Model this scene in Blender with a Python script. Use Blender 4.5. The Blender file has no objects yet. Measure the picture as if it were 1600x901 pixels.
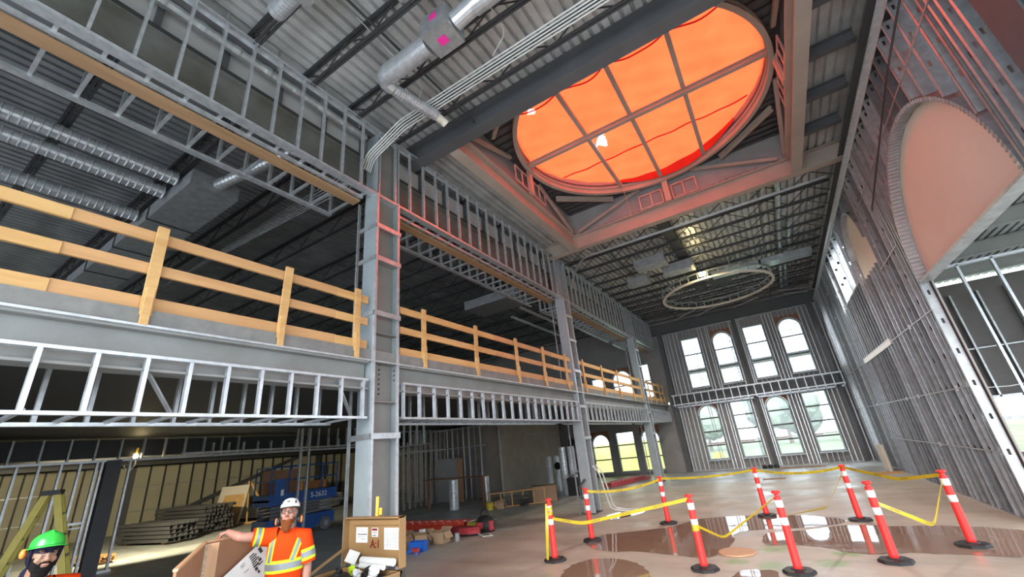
import bpy, bmesh, math, random
from mathutils import Vector, Matrix, Euler
random.seed(7)
S = bpy.context.scene
C = S.collection
PI = math.pi

# ------------------------------------------------------------------ materials
def mat(name, col, rough=0.6, metal=0.0, var=0.0, vs=6.0, col2=None, stretch=(1, 1, 1), bump=0.0, bs=40.0, emit=None, es=1.0, spec=0.5):
    m = bpy.data.materials.new(name); m.use_nodes = True
    nt = m.node_tree; b = nt.nodes['Principled BSDF']
    b.inputs['Base Color'].default_value = (*col, 1); b.inputs['Roughness'].default_value = rough
    b.inputs['Metallic'].default_value = metal; b.inputs['Specular IOR Level'].default_value = spec
    if emit: b.inputs['Emission Color'].default_value = (*emit, 1); b.inputs['Emission Strength'].default_value = es
    if var or col2 or bump:
        tc = nt.nodes.new('ShaderNodeTexCoord'); mp = nt.nodes.new('ShaderNodeMapping'); mp.inputs['Scale'].default_value = stretch
        nt.links.new(tc.outputs['Object'], mp.inputs['Vector'])
    if var or col2:
        n = nt.nodes.new('ShaderNodeTexNoise'); n.inputs['Scale'].default_value = vs; n.inputs['Detail'].default_value = 5
        n.inputs['Roughness'].default_value = 0.6
        nt.links.new(mp.outputs[0], n.inputs['Vector'])
        r = nt.nodes.new('ShaderNodeValToRGB'); r.color_ramp.elements[0].position = .35; r.color_ramp.elements[1].position = .68
        c2 = col2 or tuple(min(1, c*(1-var)) for c in col)
        r.color_ramp.elements[0].color = (*c2, 1); r.color_ramp.elements[1].color = (*col, 1)
        nt.links.new(n.outputs['Fac'], r.inputs[0]); nt.links.new(r.outputs[0], b.inputs['Base Color'])
    if bump:
        n2 = nt.nodes.new('ShaderNodeTexNoise'); n2.inputs['Scale'].default_value = bs
        nt.links.new(mp.outputs[0], n2.inputs['Vector'])
        bp = nt.nodes.new('ShaderNodeBump'); bp.inputs['Strength'].default_value = bump
        nt.links.new(n2.outputs['Fac'], bp.inputs['Height']); nt.links.new(bp.outputs[0], b.inputs['Normal'])
    return m

M = {}
M['galv'] = mat('galvanized', (.66, .68, .71), .36, .6, .25, 9)
M['galv_dull'] = mat('galvanized_dull', (.48, .49, .50), .45, .6, .3, 6)
M['galv_dark'] = mat('galvanized_dark', (.34, .345, .36), .42, .7, .3, 5)
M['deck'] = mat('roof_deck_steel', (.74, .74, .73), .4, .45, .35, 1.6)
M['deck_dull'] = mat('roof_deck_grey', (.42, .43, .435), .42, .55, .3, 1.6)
M['joist'] = mat('joist_paint', (.055, .055, .06), .55, .2, .2, 3)
M['primer'] = mat('grey_primer', (.27, .275, .27), .6, .1, .18, 1.3, col2=(.22, .215, .205))
M['primer_dark'] = mat('dark_primer', (.105, .105, .11), .6, .1, .2, 1.3)
M['primer_blue'] = mat('bluish_primer', (.36, .41, .43), .55, .2, .15, 2)
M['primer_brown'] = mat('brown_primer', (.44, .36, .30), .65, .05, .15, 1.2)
M['primer_col'] = mat('column_primer', (.25, .235, .22), .65, .1, .2, 1.2)
M['mottled'] = mat('mottled_zinc', (.24, .24, .23), .5, .35, 0, 1.2, col2=(.145, .135, .11))
M['board'] = mat('grey_board', (.46, .45, .44), .85, 0, .12, 2)
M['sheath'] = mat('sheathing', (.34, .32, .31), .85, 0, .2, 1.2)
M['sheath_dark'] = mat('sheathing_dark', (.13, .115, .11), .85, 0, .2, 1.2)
M['sheath_beige'] = mat('beige_sheathing', (.50, .46, .33), .85, 0, .12, .8)
M['block'] = mat('brown_masonry', (.38, .32, .275), .9, 0, .2, 1.5, bump=.3, bs=14)
M['gyp'] = mat('gypsum', (.74, .66, .56), .85, 0, .05, 1)
M['concrete'] = mat('slab_concrete', (.24, .235, .225), .85, 0, 0, 5, col2=(.17, .17, .165), bump=.25, bs=20)
M['lumber'] = mat('spruce_lumber', (.66, .41, .17), .65, 0, 0, 3, col2=(.55, .31, .115), stretch=(3, .35, 3))
M['lumber2'] = mat('lumber_board', (.60, .34, .15), .65, 0, 0, 3, col2=(.50, .27, .115), stretch=(3, .35, 3))
M['nailer'] = mat('wood_nailer', (.42, .25, .13), .7, 0, 0, 3, col2=(.33, .19, .10), stretch=(3, .3, 3))
M['ply'] = mat('plywood', (.33, .165, .085), .6, 0, 0, 4, col2=(.25, .12, .06), stretch=(4, .6, .6))
M['ply_light'] = mat('plywood_face', (.62, .36, .20), .6, 0, 0, 4, col2=(.54, .30, .16), stretch=(4, 4, .5))
M['osb'] = mat('strand_board', (.60, .50, .36), .8, 0, 0, 60, col2=(.33, .25, .16))
M['archwood'] = mat('arch_form_wood', (.33, .14, .07), .8, 0, .25, 4)
M['black'] = mat('black_rubber', (.02, .02, .022), .6)
M['blackm'] = mat('black_paint', (.02, .02, .022), .4)
M['red'] = mat('delineator_red', (.92, .035, .03), .45, 0, .06, 6)
M['white'] = mat('reflective_white', (.85, .86, .88), .4)
M['paper'] = mat('paper', (.82, .82, .80), .7, 0, .06, 6)
M['ink'] = mat('ink', (.05, .05, .06), .7)
M['tape'] = mat('caution_tape', (.62, .46, .025), .35, 0, .08, 10)
M['blue'] = mat('lift_blue', (.018, .085, .29), .45, 0, .15, 3)
M['bluebin'] = mat('blue_plastic', (.02, .14, .62), .4)
M['kraft'] = mat('cardboard', (.50, .33, .20), .85, 0, .12, 4)
M['kraft_dark'] = mat('cardboard_dark', (.36, .22, .13), .85, 0, .12, 4)
M['jobbox'] = mat('tan_steel', (.34, .20, .085), .5, 0, .12, 3)
M['jobboxdk'] = mat('tan_steel_inside', (.20, .13, .07), .6)
M['redpaint'] = mat('red_marker', (.22, .008, .012), .6)
M['ladder_red'] = mat('fibreglass_red', (.62, .06, .03), .45)
M['ladder_yel'] = mat('fibreglass_yellow', (.50, .40, .06), .5, 0, .2, 5)
M['yellow'] = mat('yellow_plastic', (.85, .55, .04), .45)
M['pink'] = mat('pink_sticker', (.80, .03, .30), .6)
M['hard_red'] = mat('red_case', (.50, .06, .07), .5)
M['skin'] = mat('skin', (.42, .205, .15), .55, 0, .12, 14)
M['skin2'] = mat('skin_brown', (.29, .155, .10), .5, 0, .12, 14)
M['beard'] = mat('ginger_hair', (.19, .055, .016), .85, 0, .4, 60, bump=.6, bs=120, spec=.1)
M['beard2'] = mat('black_hair', (.012, .01, .01), .9, bump=.6, bs=120, spec=.05)
M['hivis'] = mat('hi_vis_orange', (.66, .052, .006), .85, 0, .05, 4, bump=.2, bs=10, spec=.1)
M['lime'] = mat('hi_vis_lime', (.56, .74, .03), .7, spec=.2)
M['silver'] = mat('reflective_silver', (.23, .245, .26), .4, .2, .1, 20)
M['denim'] = mat('work_trousers', (.05, .06, .09), .85)
M['boot'] = mat('boot_leather', (.16, .09, .04), .7)
M['helmet_w'] = mat('white_helmet', (.85, .85, .84), .3)
M['helmet_g'] = mat('green_helmet', (.035, .46, .055), .25)
M['cloth_navy'] = mat('navy_cloth', (.012, .012, .028), .9, spec=.1)
M['earmuff'] = mat('orange_plastic', (1.0, .22, .03), .45)
M['eyew'] = mat('eye_white', (.45, .42, .40), .3)
M['lip'] = mat('lips', (.50, .20, .17), .5)
M['stain'] = mat('rubber_grey', (.13, .13, .14), .8)
M['grass'] = mat('grass', (.15, .20, .085), .9, 0, .4, .5)
M['leaf'] = mat('foliage', (.24, .29, .22), .9, 0, .4, 2)
M['bark'] = mat('bark', (.12, .09, .06), .9)
M['scaf'] = mat('scaffold_tube', (.08, .085, .09), .6)
M['plank'] = mat('scaffold_plank', (.11, .09, .085), .8)
M['scafred'] = mat('scaffold_red', (.35, .02, .03), .6)
M['duct_bright'] = mat('duct_bright', (.76, .79, .81), .32, .35, .2, 3)
M['shrinkwrap'] = mat('duct_silver', (.60, .66, .69), .3, .8, .2, 3)
M['lamp'] = mat('lamp_glow', (1, .9, .6), .4, emit=(1.0, .80, .40), es=22)
M['dark'] = mat('dark_metal', (.04, .04, .042), .6)
M['cable'] = mat('cable_white', (.62, .62, .60), .6)
M['chrome'] = mat('white_pipe', (.66, .67, .66), .4, .2)

def tarp_mat():
    m = bpy.data.materials.new('orange_tarp'); m.use_nodes = True; nt = m.node_tree; nt.nodes.clear()
    o = nt.nodes.new('ShaderNodeOutputMaterial'); t = nt.nodes.new('ShaderNodeBsdfTranslucent'); d = nt.nodes.new('ShaderNodeBsdfDiffuse')
    x = nt.nodes.new('ShaderNodeMixShader'); x.inputs[0].default_value = .22
    tc = nt.nodes.new('ShaderNodeTexCoord'); n = nt.nodes.new('ShaderNodeTexNoise'); n.inputs['Scale'].default_value = 1.1; n.inputs['Detail'].default_value = 6
    nt.links.new(tc.outputs['Object'], n.inputs['Vector'])
    r = nt.nodes.new('ShaderNodeValToRGB'); r.color_ramp.elements[0].color = (.80, .058, .017, 1); r.color_ramp.elements[1].color = (.80, .074, .023, 1)
    r.color_ramp.elements[0].position = .3; r.color_ramp.elements[1].position = .7
    nt.links.new(n.outputs['Fac'], r.inputs[0])
    for s in (t, d): nt.links.new(r.outputs[0], s.inputs['Color'])
    nt.links.new(t.outputs[0], x.inputs[1]); nt.links.new(d.outputs[0], x.inputs[2]); nt.links.new(x.outputs[0], o.inputs[0])
    return m
M['tarp'] = tarp_mat()
M['seam'] = mat('tarp_seam', (.50, .02, .012), .8)
M['skirt_shaded'] = mat('tarp_skirt_shaded', (.45, .02, .012), .8, 0, .3, 1.5)  # darker red copy of the tarp, its missing backlight put into the colour

def sheet_mat(name, col, mixv):
    m = bpy.data.materials.new(name); m.use_nodes = True; nt = m.node_tree; nt.nodes.clear()
    o = nt.nodes.new('ShaderNodeOutputMaterial'); t = nt.nodes.new('ShaderNodeBsdfTranslucent'); d = nt.nodes.new('ShaderNodeBsdfDiffuse')
    t.inputs[0].default_value = d.inputs[0].default_value = (*col, 1)
    x = nt.nodes.new('ShaderNodeMixShader'); x.inputs[0].default_value = mixv
    nt.links.new(t.outputs[0], x.inputs[1]); nt.links.new(d.outputs[0], x.inputs[2]); nt.links.new(x.outputs[0], o.inputs[0]); return m
M['yellowsheet'] = sheet_mat('yellow_sheeting', (.95, .84, .26), .4)
M['patch'] = sheet_mat('pale_patch', (.9, .85, .8), .3)

def glass_mat():      # translucent share puts the whitish haze of overexposed windows into the pane
    m = bpy.data.materials.new('window_glass'); m.use_nodes = True; nt = m.node_tree; nt.nodes.clear()
    o = nt.nodes.new('ShaderNodeOutputMaterial'); t = nt.nodes.new('ShaderNodeBsdfTransparent'); g = nt.nodes.new('ShaderNodeBsdfGlossy'); l = nt.nodes.new('ShaderNodeBsdfTranslucent')
    t.inputs[0].default_value = (.95, .97, .98, 1); g.inputs['Roughness'].default_value = .05; l.inputs[0].default_value = (.92, .95, .96, 1)
    f = nt.nodes.new('ShaderNodeFresnel'); f.inputs[0].default_value = 1.35
    y = nt.nodes.new('ShaderNodeMixShader'); y.inputs[0].default_value = .1
    x = nt.nodes.new('ShaderNodeMixShader')
    nt.links.new(t.outputs[0], y.inputs[1]); nt.links.new(l.outputs[0], y.inputs[2])
    nt.links.new(f.outputs[0], x.inputs[0]); nt.links.new(y.outputs[0], x.inputs[1]); nt.links.new(g.outputs[0], x.inputs[2]); nt.links.new(x.outputs[0], o.inputs[0]); return m
M['glass'] = glass_mat()

def water_mat():
    m = bpy.data.materials.new('puddle_water'); m.use_nodes = True; nt = m.node_tree; b = nt.nodes['Principled BSDF']
    b.inputs['Base Color'].default_value = (.30, .20, .14, 1); b.inputs['Roughness'].default_value = .03; b.inputs['IOR'].default_value = 1.45
    b.inputs['Specular IOR Level'].default_value = .9
    tc = nt.nodes.new('ShaderNodeTexCoord'); n = nt.nodes.new('ShaderNodeTexNoise'); n.inputs['Scale'].default_value = 2.0
    nt.links.new(tc.outputs['Object'], n.inputs['Vector'])
    bp = nt.nodes.new('ShaderNodeBump'); bp.inputs['Strength'].default_value = .02; bp.inputs['Distance'].default_value = .05
    nt.links.new(n.outputs['Fac'], bp.inputs['Height']); nt.links.new(bp.outputs[0], b.inputs['Normal']); return m
M['water'] = water_mat()

def floor_mat():
    m = bpy.data.materials.new('floor_concrete'); m.use_nodes = True; nt = m.node_tree; b = nt.nodes['Principled BSDF']; L = nt.links
    tc = nt.nodes.new('ShaderNodeTexCoord')
    def noise(s, det=6, st=(1, 1, 1)):
        mp = nt.nodes.new('ShaderNodeMapping'); mp.inputs['Scale'].default_value = st; L.new(tc.outputs['Object'], mp.inputs[0])
        n = nt.nodes.new('ShaderNodeTexNoise'); n.inputs['Scale'].default_value = s; n.inputs['Detail'].default_value = det; L.new(mp.outputs[0], n.inputs['Vector']); return n.outputs['Fac']
    def ramp(fac, p0, p1, c0, c1):
        r = nt.nodes.new('ShaderNodeValToRGB'); r.color_ramp.elements[0].position = p0; r.color_ramp.elements[1].position = p1
        r.color_ramp.elements[0].color = (*c0, 1); r.color_ramp.elements[1].color = (*c1, 1); L.new(fac, r.inputs[0]); return r.outputs[0]
    def mix(fac, a, c):
        x = nt.nodes.new('ShaderNodeMix'); x.data_type = 'RGBA'
        if fac is not None: L.new(fac, x.inputs[0])
        for s, v in ((6, a), (7, c)):
            if isinstance(v, tuple): x.inputs[s].default_value = (*v, 1)
            else: L.new(v, x.inputs[s])
        return x.outputs[2]
    def ball(cx, cy, r0, r1):   # a round dusty patch of the slab about one place
        vm = nt.nodes.new('ShaderNodeVectorMath'); vm.operation = 'DISTANCE'; L.new(tc.outputs['Object'], vm.inputs[0]); vm.inputs[1].default_value = (cx, cy, 0)
        mr = nt.nodes.new('ShaderNodeMapRange'); mr.inputs[1].default_value = r0; mr.inputs[2].default_value = r1; mr.inputs[3].default_value = 1; mr.inputs[4].default_value = 0
        L.new(vm.outputs['Value'], mr.inputs[0]); return mr.outputs[0]
    def mul(a, c):
        x = nt.nodes.new('ShaderNodeMath'); x.operation = 'MULTIPLY'; L.new(a, x.inputs[0]); L.new(c, x.inputs[1]); return x.outputs[0]
    grey = ramp(noise(.8), .35, .7, (.36, .38, .365), (.52, .535, .515))
    tan = ramp(noise(1.2), .3, .7, (.40, .36, .285), (.53, .47, .38))
    fac = ramp(mul(ball(-1.2, 12.5, 4.5, 11), noise(.5, 3)), .12, .34, (0, 0, 0), (1, 1, 1))
    base = mix(fac, grey, tan)
    streak = ramp(noise(.9, 7, (.35, 2.2, 1)), .52, .72, (0, 0, 0), (.55, .55, .55))
    base = mix(streak, base, (.28, .25, .215))
    blot = ramp(noise(2.6, 8), .55, .75, (0, 0, 0), (.5, .5, .5)); base = mix(blot, base, (.62, .58, .52))
    for gx, gy, gr in ((-.75, 9.4, .5), (-.7, 8.3, .5), (.0, 8.6, .4), (-1.3, 8.5, .35), (.25, 9.2, .35)):
        g = ramp(mul(ball(gx, gy, .05, gr), noise(5, 3)), .18, .42, (0, 0, 0), (.8, .8, .8))
        base = mix(g, base, (.22, .36, .12))
    L.new(base, b.inputs['Base Color'])
    rr = ramp(noise(.7, 4), .35, .65, (.28, .28, .28), (.55, .55, .55)); L.new(rr, b.inputs['Roughness'])
    bp = nt.nodes.new('ShaderNodeBump'); bp.inputs['Strength'].default_value = .05; L.new(noise(14), bp.inputs['Height']); L.new(bp.outputs[0], b.inputs['Normal'])
    return m
M['floor'] = floor_mat()

# ------------------------------------------------------------------ mesh helpers
class MB:
    def __init__(s): s.v = []; s.f = []; s.m = []
    def add(s, vs, fs, mi=0):
        o = len(s.v); s.v += [tuple(v) for v in vs]; s.f += [tuple(i+o for i in f) for f in fs]; s.m += [mi]*len(fs); return s
    def box(s, x0, x1, y0, y1, z0, z1, mi=0):
        vs = [(x, y, z) for z in (z0, z1) for y in (y0, y1) for x in (x0, x1)]
        return s.add(vs, [(0, 2, 3, 1), (4, 5, 7, 6), (0, 1, 5, 4), (2, 6, 7, 3), (0, 4, 6, 2), (1, 3, 7, 5)], mi)
    def ext(s, prof, p0, p1, ux, uy, mi=0, closed=True):     # extrude a 2-D outline from p0 to p1
        p0 = Vector(p0); p1 = Vector(p1); ux = Vector(ux); uy = Vector(uy); n = len(prof)
        vs = [p + ux*a + uy*b for p in (p0, p1) for a, b in prof]
        fs = [(i, (i+1) % n, n+(i+1) % n, n+i) for i in range(n if closed else n-1)]
        if closed: fs += [tuple(range(n))[::-1], tuple(range(n, 2*n))]
        return s.add(vs, fs, mi)
    def bar(s, p0, p1, w, h, up=(0, 0, 1), mi=0):
        p0 = Vector(p0); p1 = Vector(p1); d = (p1-p0).normalized(); up = Vector(up)
        if abs(d.dot(up)) > .98: up = Vector((0, 1, 0))
        sx = d.cross(up).normalized(); sy = sx.cross(d)
        return s.ext([(-w/2, -h/2), (w/2, -h/2), (w/2, h/2), (-w/2, h/2)], p0, p1, sx, sy, mi)
    def tube(s, pts, r, n=8, mi=0, caps=True):
        pts = [Vector(p) for p in pts]; rs = r if isinstance(r, (list, tuple)) else [r]*len(pts)
        rings = []; prev = None
        for i, p in enumerate(pts):
            d = (pts[min(i+1, len(pts)-1)]-pts[max(i-1, 0)])
            d = d.normalized() if d.length > 1e-9 else Vector((0, 0, 1))
            if prev is None:
                a = Vector((0, 0, 1)) if abs(d.z) < .9 else Vector((1, 0, 0))
                sx = d.cross(a).normalized()
            else: sx = (prev-d*prev.dot(d)).normalized()
            prev = sx; sy = d.cross(sx)
            rings.append([p+(sx*math.cos(2*PI*k/n)+sy*math.sin(2*PI*k/n))*rs[i] for k in range(n)])
        vs = [v for rg in rings for v in rg]; fs = []
        for i in range(len(rings)-1):
            for k in range(n): fs.append((i*n+k, i*n+(k+1) % n, (i+1)*n+(k+1) % n, (i+1)*n+k))
        if caps: fs += [tuple(range(n))[::-1], tuple(range((len(rings)-1)*n, len(rings)*n))]
        return s.add(vs, fs, mi)
    def lathe(s, prof, c=(0, 0, 0), n=20, sx=1, sy=1, mi=0, ang=(0, 2*PI), rot=0):
        c = Vector(c); vs = []; fs = []
        for r, z in prof:
            for k in range(n): a = rot+2*PI*k/n; vs.append(c+Vector((r*sx*math.cos(a), r*sy*math.sin(a), z)))
        for i in range(len(prof)-1):
            for k in range(n): fs.append((i*n+k, i*n+(k+1) % n, (i+1)*n+(k+1) % n, (i+1)*n+k))
        if prof[0][0] > 1e-6: fs.append(tuple(range(n))[::-1])
        if prof[-1][0] > 1e-6: fs.append(tuple(range((len(prof)-1)*n, len(prof)*n)))
        return s.add(vs, fs, mi)
    def ell(s, c, r, n=14, m=9, mi=0, rot=None):
        vs = []; fs = []; c = Vector(c)
        for i in range(m+1):
            t = PI*i/m
            for k in range(n):
                a = 2*PI*k/n; p = Vector((r[0]*math.sin(t)*math.cos(a), r[1]*math.sin(t)*math.sin(a), r[2]*math.cos(t)))
                if rot: p = rot @ p
                vs.append(c+p)
        for i in range(m):
            for k in range(n): fs.append((i*n+k, (i+1)*n+k, (i+1)*n+(k+1) % n, i*n+(k+1) % n))
        return s.add(vs, fs, mi)
    def loft(s, secs, n=24, caps=True, mi=0, a0=0, a1=2*PI):   # secs: (cx,cy,z,rx,ry)
        full = abs(a1-a0-2*PI) < 1e-6; nn = n if full else n+1
        vs = [(cx+rx*math.cos(a0+(a1-a0)*k/n), cy+ry*math.sin(a0+(a1-a0)*k/n), z) for cx, cy, z, rx, ry in secs for k in range(nn)]; fs = []
        for i in range(len(secs)-1):
            for k in range(n): fs.append((i*nn+k, i*nn+(k+1) % nn, (i+1)*nn+(k+1) % nn, (i+1)*nn+k))
        if caps and full: fs += [tuple(range(n))[::-1], tuple(range((len(secs)-1)*n, len(secs)*n))]
        return s.add(vs, fs, mi)
    def xf(s, mtx): s.v = [tuple(mtx @ Vector(v)) for v in s.v]; return s
    def join(s, o): return s.add(o.v, o.f)

def tag(o, label=None, cat=None, group=None, kind=None):
    for k, v in (('label', label), ('category', cat), ('group', group), ('kind', kind)):
        if v: o[k] = v
    return o
def build(name, mb, m, parent=None, smooth=False, mods=None):
    me = bpy.data.meshes.new(name); off = Vector(parent['_o']) if parent is not None and '_o' in parent else Vector((0, 0, 0))
    me.from_pydata([tuple(Vector(v)-off) for v in mb.v], [], mb.f)
    ms = m if isinstance(m, (list, tuple)) else [m]
    for k in ms: me.materials.append(M[k] if isinstance(k, str) else k)
    if len(ms) > 1:
        for p, i in zip(me.polygons, mb.m): p.material_index = i
    bm = bmesh.new(); bm.from_mesh(me); bmesh.ops.recalc_face_normals(bm, faces=bm.faces); bm.to_mesh(me); bm.free()
    if smooth:
        for p in me.polygons: p.use_smooth = True
    o = bpy.data.objects.new(name, me); C.objects.link(o)
    if parent is not None: o.parent = parent
    if parent is not None and '_o' in parent: o['_o'] = parent['_o']
    return o
def thing(name, label, cat, loc=(0, 0, 0), group=None, kind=None):
    o = bpy.data.objects.new(name, None); C.objects.link(o); o.location = loc; o.empty_display_size = .2; o['_o'] = list(loc)
    return tag(o, label, cat, group, kind)
def single(name, label, cat, mb, m, group=None, kind=None, smooth=False):
    return tag(build(name, mb, m, None, smooth), label, cat, group, kind)
def struct(name, mb, m, label=None, cat=None, parent=None):
    o = build(name, mb, m, parent)
    if parent is None: tag(o, label, cat, None, 'structure')
    return o
def dup(root, loc, rotz=0, label=None, group=None):
    r = root.copy(); C.objects.link(r); r.location = loc; r.rotation_euler = (0, 0, rotz)
    if label: r['label'] = label
    if group: r['group'] = group
    for ch in list(root.children):
        c = ch.copy(); C.objects.link(c); c.parent = r
        for g in ch.children:
            d = g.copy(); C.objects.link(d); d.parent = c
    return r
ORD = ['nearest', 'second', 'third', 'fourth', 'fifth', 'sixth', 'seventh', 'eighth', 'ninth', 'tenth', 'eleventh', 'twelfth', 'thirteenth', 'fourteenth', 'fifteenth', 'sixteenth', 'seventeenth', 'eighteenth']
def text_mesh(s, size, mtx, m, name, parent, extrude=.001, align='CENTER', fit=None):
    cu = bpy.data.curves.new(name, 'FONT'); cu.body = s; cu.size = size; cu.align_x = align; cu.align_y = 'CENTER'; cu.extrude = extrude
    t = bpy.data.objects.new(name, cu); C.objects.link(t); dg = bpy.context.evaluated_depsgraph_get()
    me = bpy.data.meshes.new_from_object(t.evaluated_get(dg)); bpy.data.objects.remove(t)
    off = Vector(parent['_o']) if parent is not None and '_o' in parent else Vector((0, 0, 0))
    for v in me.vertices: v.co = (fit(v.co) if fit else mtx @ v.co)-off
    me.materials.clear(); me.materials.append(M[m]); o = bpy.data.objects.new(name, me); C.objects.link(o)
    if parent is not None: o.parent = parent
    return o

# profiles
def I(d, w, tf, tw):
    a, b, c, e = w/2, d/2, tw/2, d/2-tf
    return [(-a, -b), (a, -b), (a, -e), (c, -e), (c, e), (a, e), (a, b), (-a, b), (-a, e), (-c, e), (-c, -e), (-a, -e)]
def CH(w, f, t):      # channel: web along first axis at second-axis 0, flanges grow to +second axis
    return [(-w/2, 0), (w/2, 0), (w/2, f), (w/2-t, f), (w/2-t, t), (-w/2+t, t), (-w/2+t, f), (-w/2, f)]

# ------------------------------------------------------------------ camera
cam = bpy.data.cameras.new('camera'); cam.lens = 14.4789; cam.sensor_width = 36; cam.sensor_fit = 'HORIZONTAL'; cam.clip_end = 500; cam.clip_start = .05
co = bpy.data.objects.new('camera', cam); C.objects.link(co)
Rm = ((.8397301, .5345079, -.0956798), (-.2730991, .2634295, -.9252145), (-.4693296, .8030605, .3671833))
co.matrix_world = Matrix(((Rm[0][0], -Rm[1][0], -Rm[2][0], 0), (Rm[0][1], -Rm[1][1], -Rm[2][1], 0), (Rm[0][2], -Rm[1][2], -Rm[2][2], 2.0), (0, 0, 0, 1)))
S.camera = co

XL = -5.65      # face of the left column line
XR = 3.11       # face of the right stud wall
YF = 27.0       # far wall

# ------------------------------------------------------------------ floors, roof decks
fl = MB(); fl.add([(-40, -4, 0), (14, -4, 0), (14, YF+.1, 0), (-40, YF+.1, 0)], [(0, 1, 2, 3)]); fl.box(-40, 14, -4, YF+.1, -.25, -.02)
struct('floor', fl, 'floor', 'tan and grey concrete slab running through the whole hall', 'floor')
sl = MB(); sl.box(-31, XL-.02, -3, YF, 3.66, 3.87)
struct('floor_mezzanine', sl, 'concrete', 'grey concrete edge of the mezzanine slab under the wood guardrails', 'floor slab')

a = MB(); a.box(XL-.02, XL+.022, -3, YF-.3, 3.662, 3.688); struct('trim_2', a, 'galv', 'thin bright edge angle along the mezzanine slab', 'trim')
def deck(mb, x0, x1, y0, y1, z, pitch=.2, h=.1):
    x = x0; pr = []
    while x < x1: pr += [(x, z+h), (x+pitch*.26, z+h), (x+pitch*.32, z), (x+pitch*.94, z)]; x += pitch
    pr = [p for p in pr if p[0] <= x1]
    n = len(pr); vs = [(a, yy, b) for yy in (y0, y1) for a, b in pr]
    mb.add(vs, [(i, i+1, n+i+1, n+i) for i in range(n-1)])
ZD = 9.14
dk = MB()
deck(dk, -6.1, 3.5, -3, 5.95, ZD); deck(dk, -6.1, -4.75, 5.95, 12.98, ZD); deck(dk, 2.2, 3.5, 5.95, 12.98, ZD); deck(dk, -6.1, 3.5, 12.98, YF+.2, ZD)
dk.box(-6.1, 3.6, -3, 5.9, ZD+.105, ZD+.13); dk.box(-6.1, -4.86, 5.9, 13.05, ZD+.105, ZD+.13); dk.box(2.32, 3.6, 5.9, 13.05, ZD+.105, ZD+.13); dk.box(-6.1, 3.6, 13.05, YF+.2, ZD+.105, ZD+.13)
struct('ceiling', dk, 'deck', 'ribbed steel roof deck over the tall hall', 'ceiling')
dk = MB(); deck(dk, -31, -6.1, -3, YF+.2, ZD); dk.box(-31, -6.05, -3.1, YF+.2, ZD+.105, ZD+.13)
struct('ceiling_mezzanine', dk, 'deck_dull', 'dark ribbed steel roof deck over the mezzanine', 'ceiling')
dk = MB(); deck(dk, 3.5, 12, 6.3, 20.2, 6.15)
struct('ceiling_side_bay', dk, 'deck_dull', 'low ribbed deck over the side bay seen through the arch', 'ceiling')

# ------------------------------------------------------------------ roof joists
def joist(x0, x1, y, zb, zt, label, group, m='joist', panel=.62):
    t = thing('roof_joist', label, 'steel joist', (x0, y, zb), group)
    a = MB(); a.box(x0, x1, y-.055, y-.012, zt-.045, zt); a.box(x0, x1, y+.012, y+.055, zt-.045, zt); build('top_chord', a, m, t)
    a = MB(); a.box(x0+.3, x1-.3, y-.05, y-.01, zb, zb+.04); a.box(x0+.3, x1-.3, y+.01, y+.05, zb, zb+.04); build('bottom_chord', a, m, t)
    a = MB(); n = max(4, int((x1-x0)/panel)); pts = []
    for i in range(n+1): pts.append((x0+(x1-x0)*i/n, y, zt-.03 if i % 2 == 0 else zb+.03))
    for p, q in zip(pts, pts[1:]): a.bar(p, q, .022, .022)
    build('web', a, m, t)
    return t
for i, y in enumerate((.15, 1.16, 2.17, 3.19, 4.21, 5.22)):
    joist(-6.0, 3.3, y, 8.68, ZD, f'dark open-web roof joist in front of the orange skylight, {ORD[i]} from the near end', 'joists before the skylight')
for i in range(13):
    joist(-6.0, 3.3, 14.1+i*1.02, 8.68, ZD, f'dark open-web roof joist of the far hall ceiling, {(["first"]+ORD[1:])[i]} beyond the skylight', 'joists beyond the skylight')
for i in range(14):
    joist(-30.8, -6.2, .95+i*1.88, 8.55, ZD, f'black open-web joist under the mezzanine roof, {ORD[i]} from the near end', 'joists over the mezzanine', panel=.75)
# bridging angles of the hall ceiling
a = MB()
for x in (-3.9, 1.2):
    a.bar((x, -2, 8.7), (x, 5.8, 8.7), .035, .035); a.bar((x, 13.1, 8.7), (x, 26.8, 8.7), .035, .035)
single('joist_bridging', 'thin black bridging angles crossing under the hall joists', 'bridging', a, 'joist', kind='structure')

# ------------------------------------------------------------------ steel beams
def beam(label, p0, p1, depth, w, m, tf=.028, tw=.02, name='steel_beam', group=None):
    p0 = Vector(p0); p1 = Vector(p1); t = thing(name, label, 'steel beam', tuple(p0), group)
    d = (p1-p0).normalized(); sx = d.cross(Vector((0, 0, 1))).normalized(); up = Vector((0, 0, 1))
    for nm, pr, z in (('web', [(-tw/2, -depth/2+tf), (tw/2, -depth/2+tf), (tw/2, depth/2-tf), (-tw/2, depth/2-tf)], 0),
                      ('flange', [(-w/2, -tf/2), (w/2, -tf/2), (w/2, tf/2), (-w/2, tf/2)], -depth/2+tf/2), ('flange', [(-w/2, -tf/2), (w/2, -tf/2), (w/2, tf/2), (-w/2, tf/2)], depth/2-tf/2)):
        a = MB(); a.ext(pr, p0+up*z, p1+up*z, sx, up); build(nm, a, m, t)
    return t
zb, zt = 8.58, 9.12; zc = (zb+zt)/2; dp = zt-zb
beam('big dark roof beam along the near side of the orange skylight', (-6.0, 5.96, zc), (3.35, 5.96, zc), dp, .30, 'primer_dark')
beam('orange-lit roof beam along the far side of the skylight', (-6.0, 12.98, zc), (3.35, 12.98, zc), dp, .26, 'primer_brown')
beam('orange-lit roof beam along the left side of the skylight', (-4.75, 6.11, zc), (-4.75, 12.85, zc), dp, .28, 'primer_brown')
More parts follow.
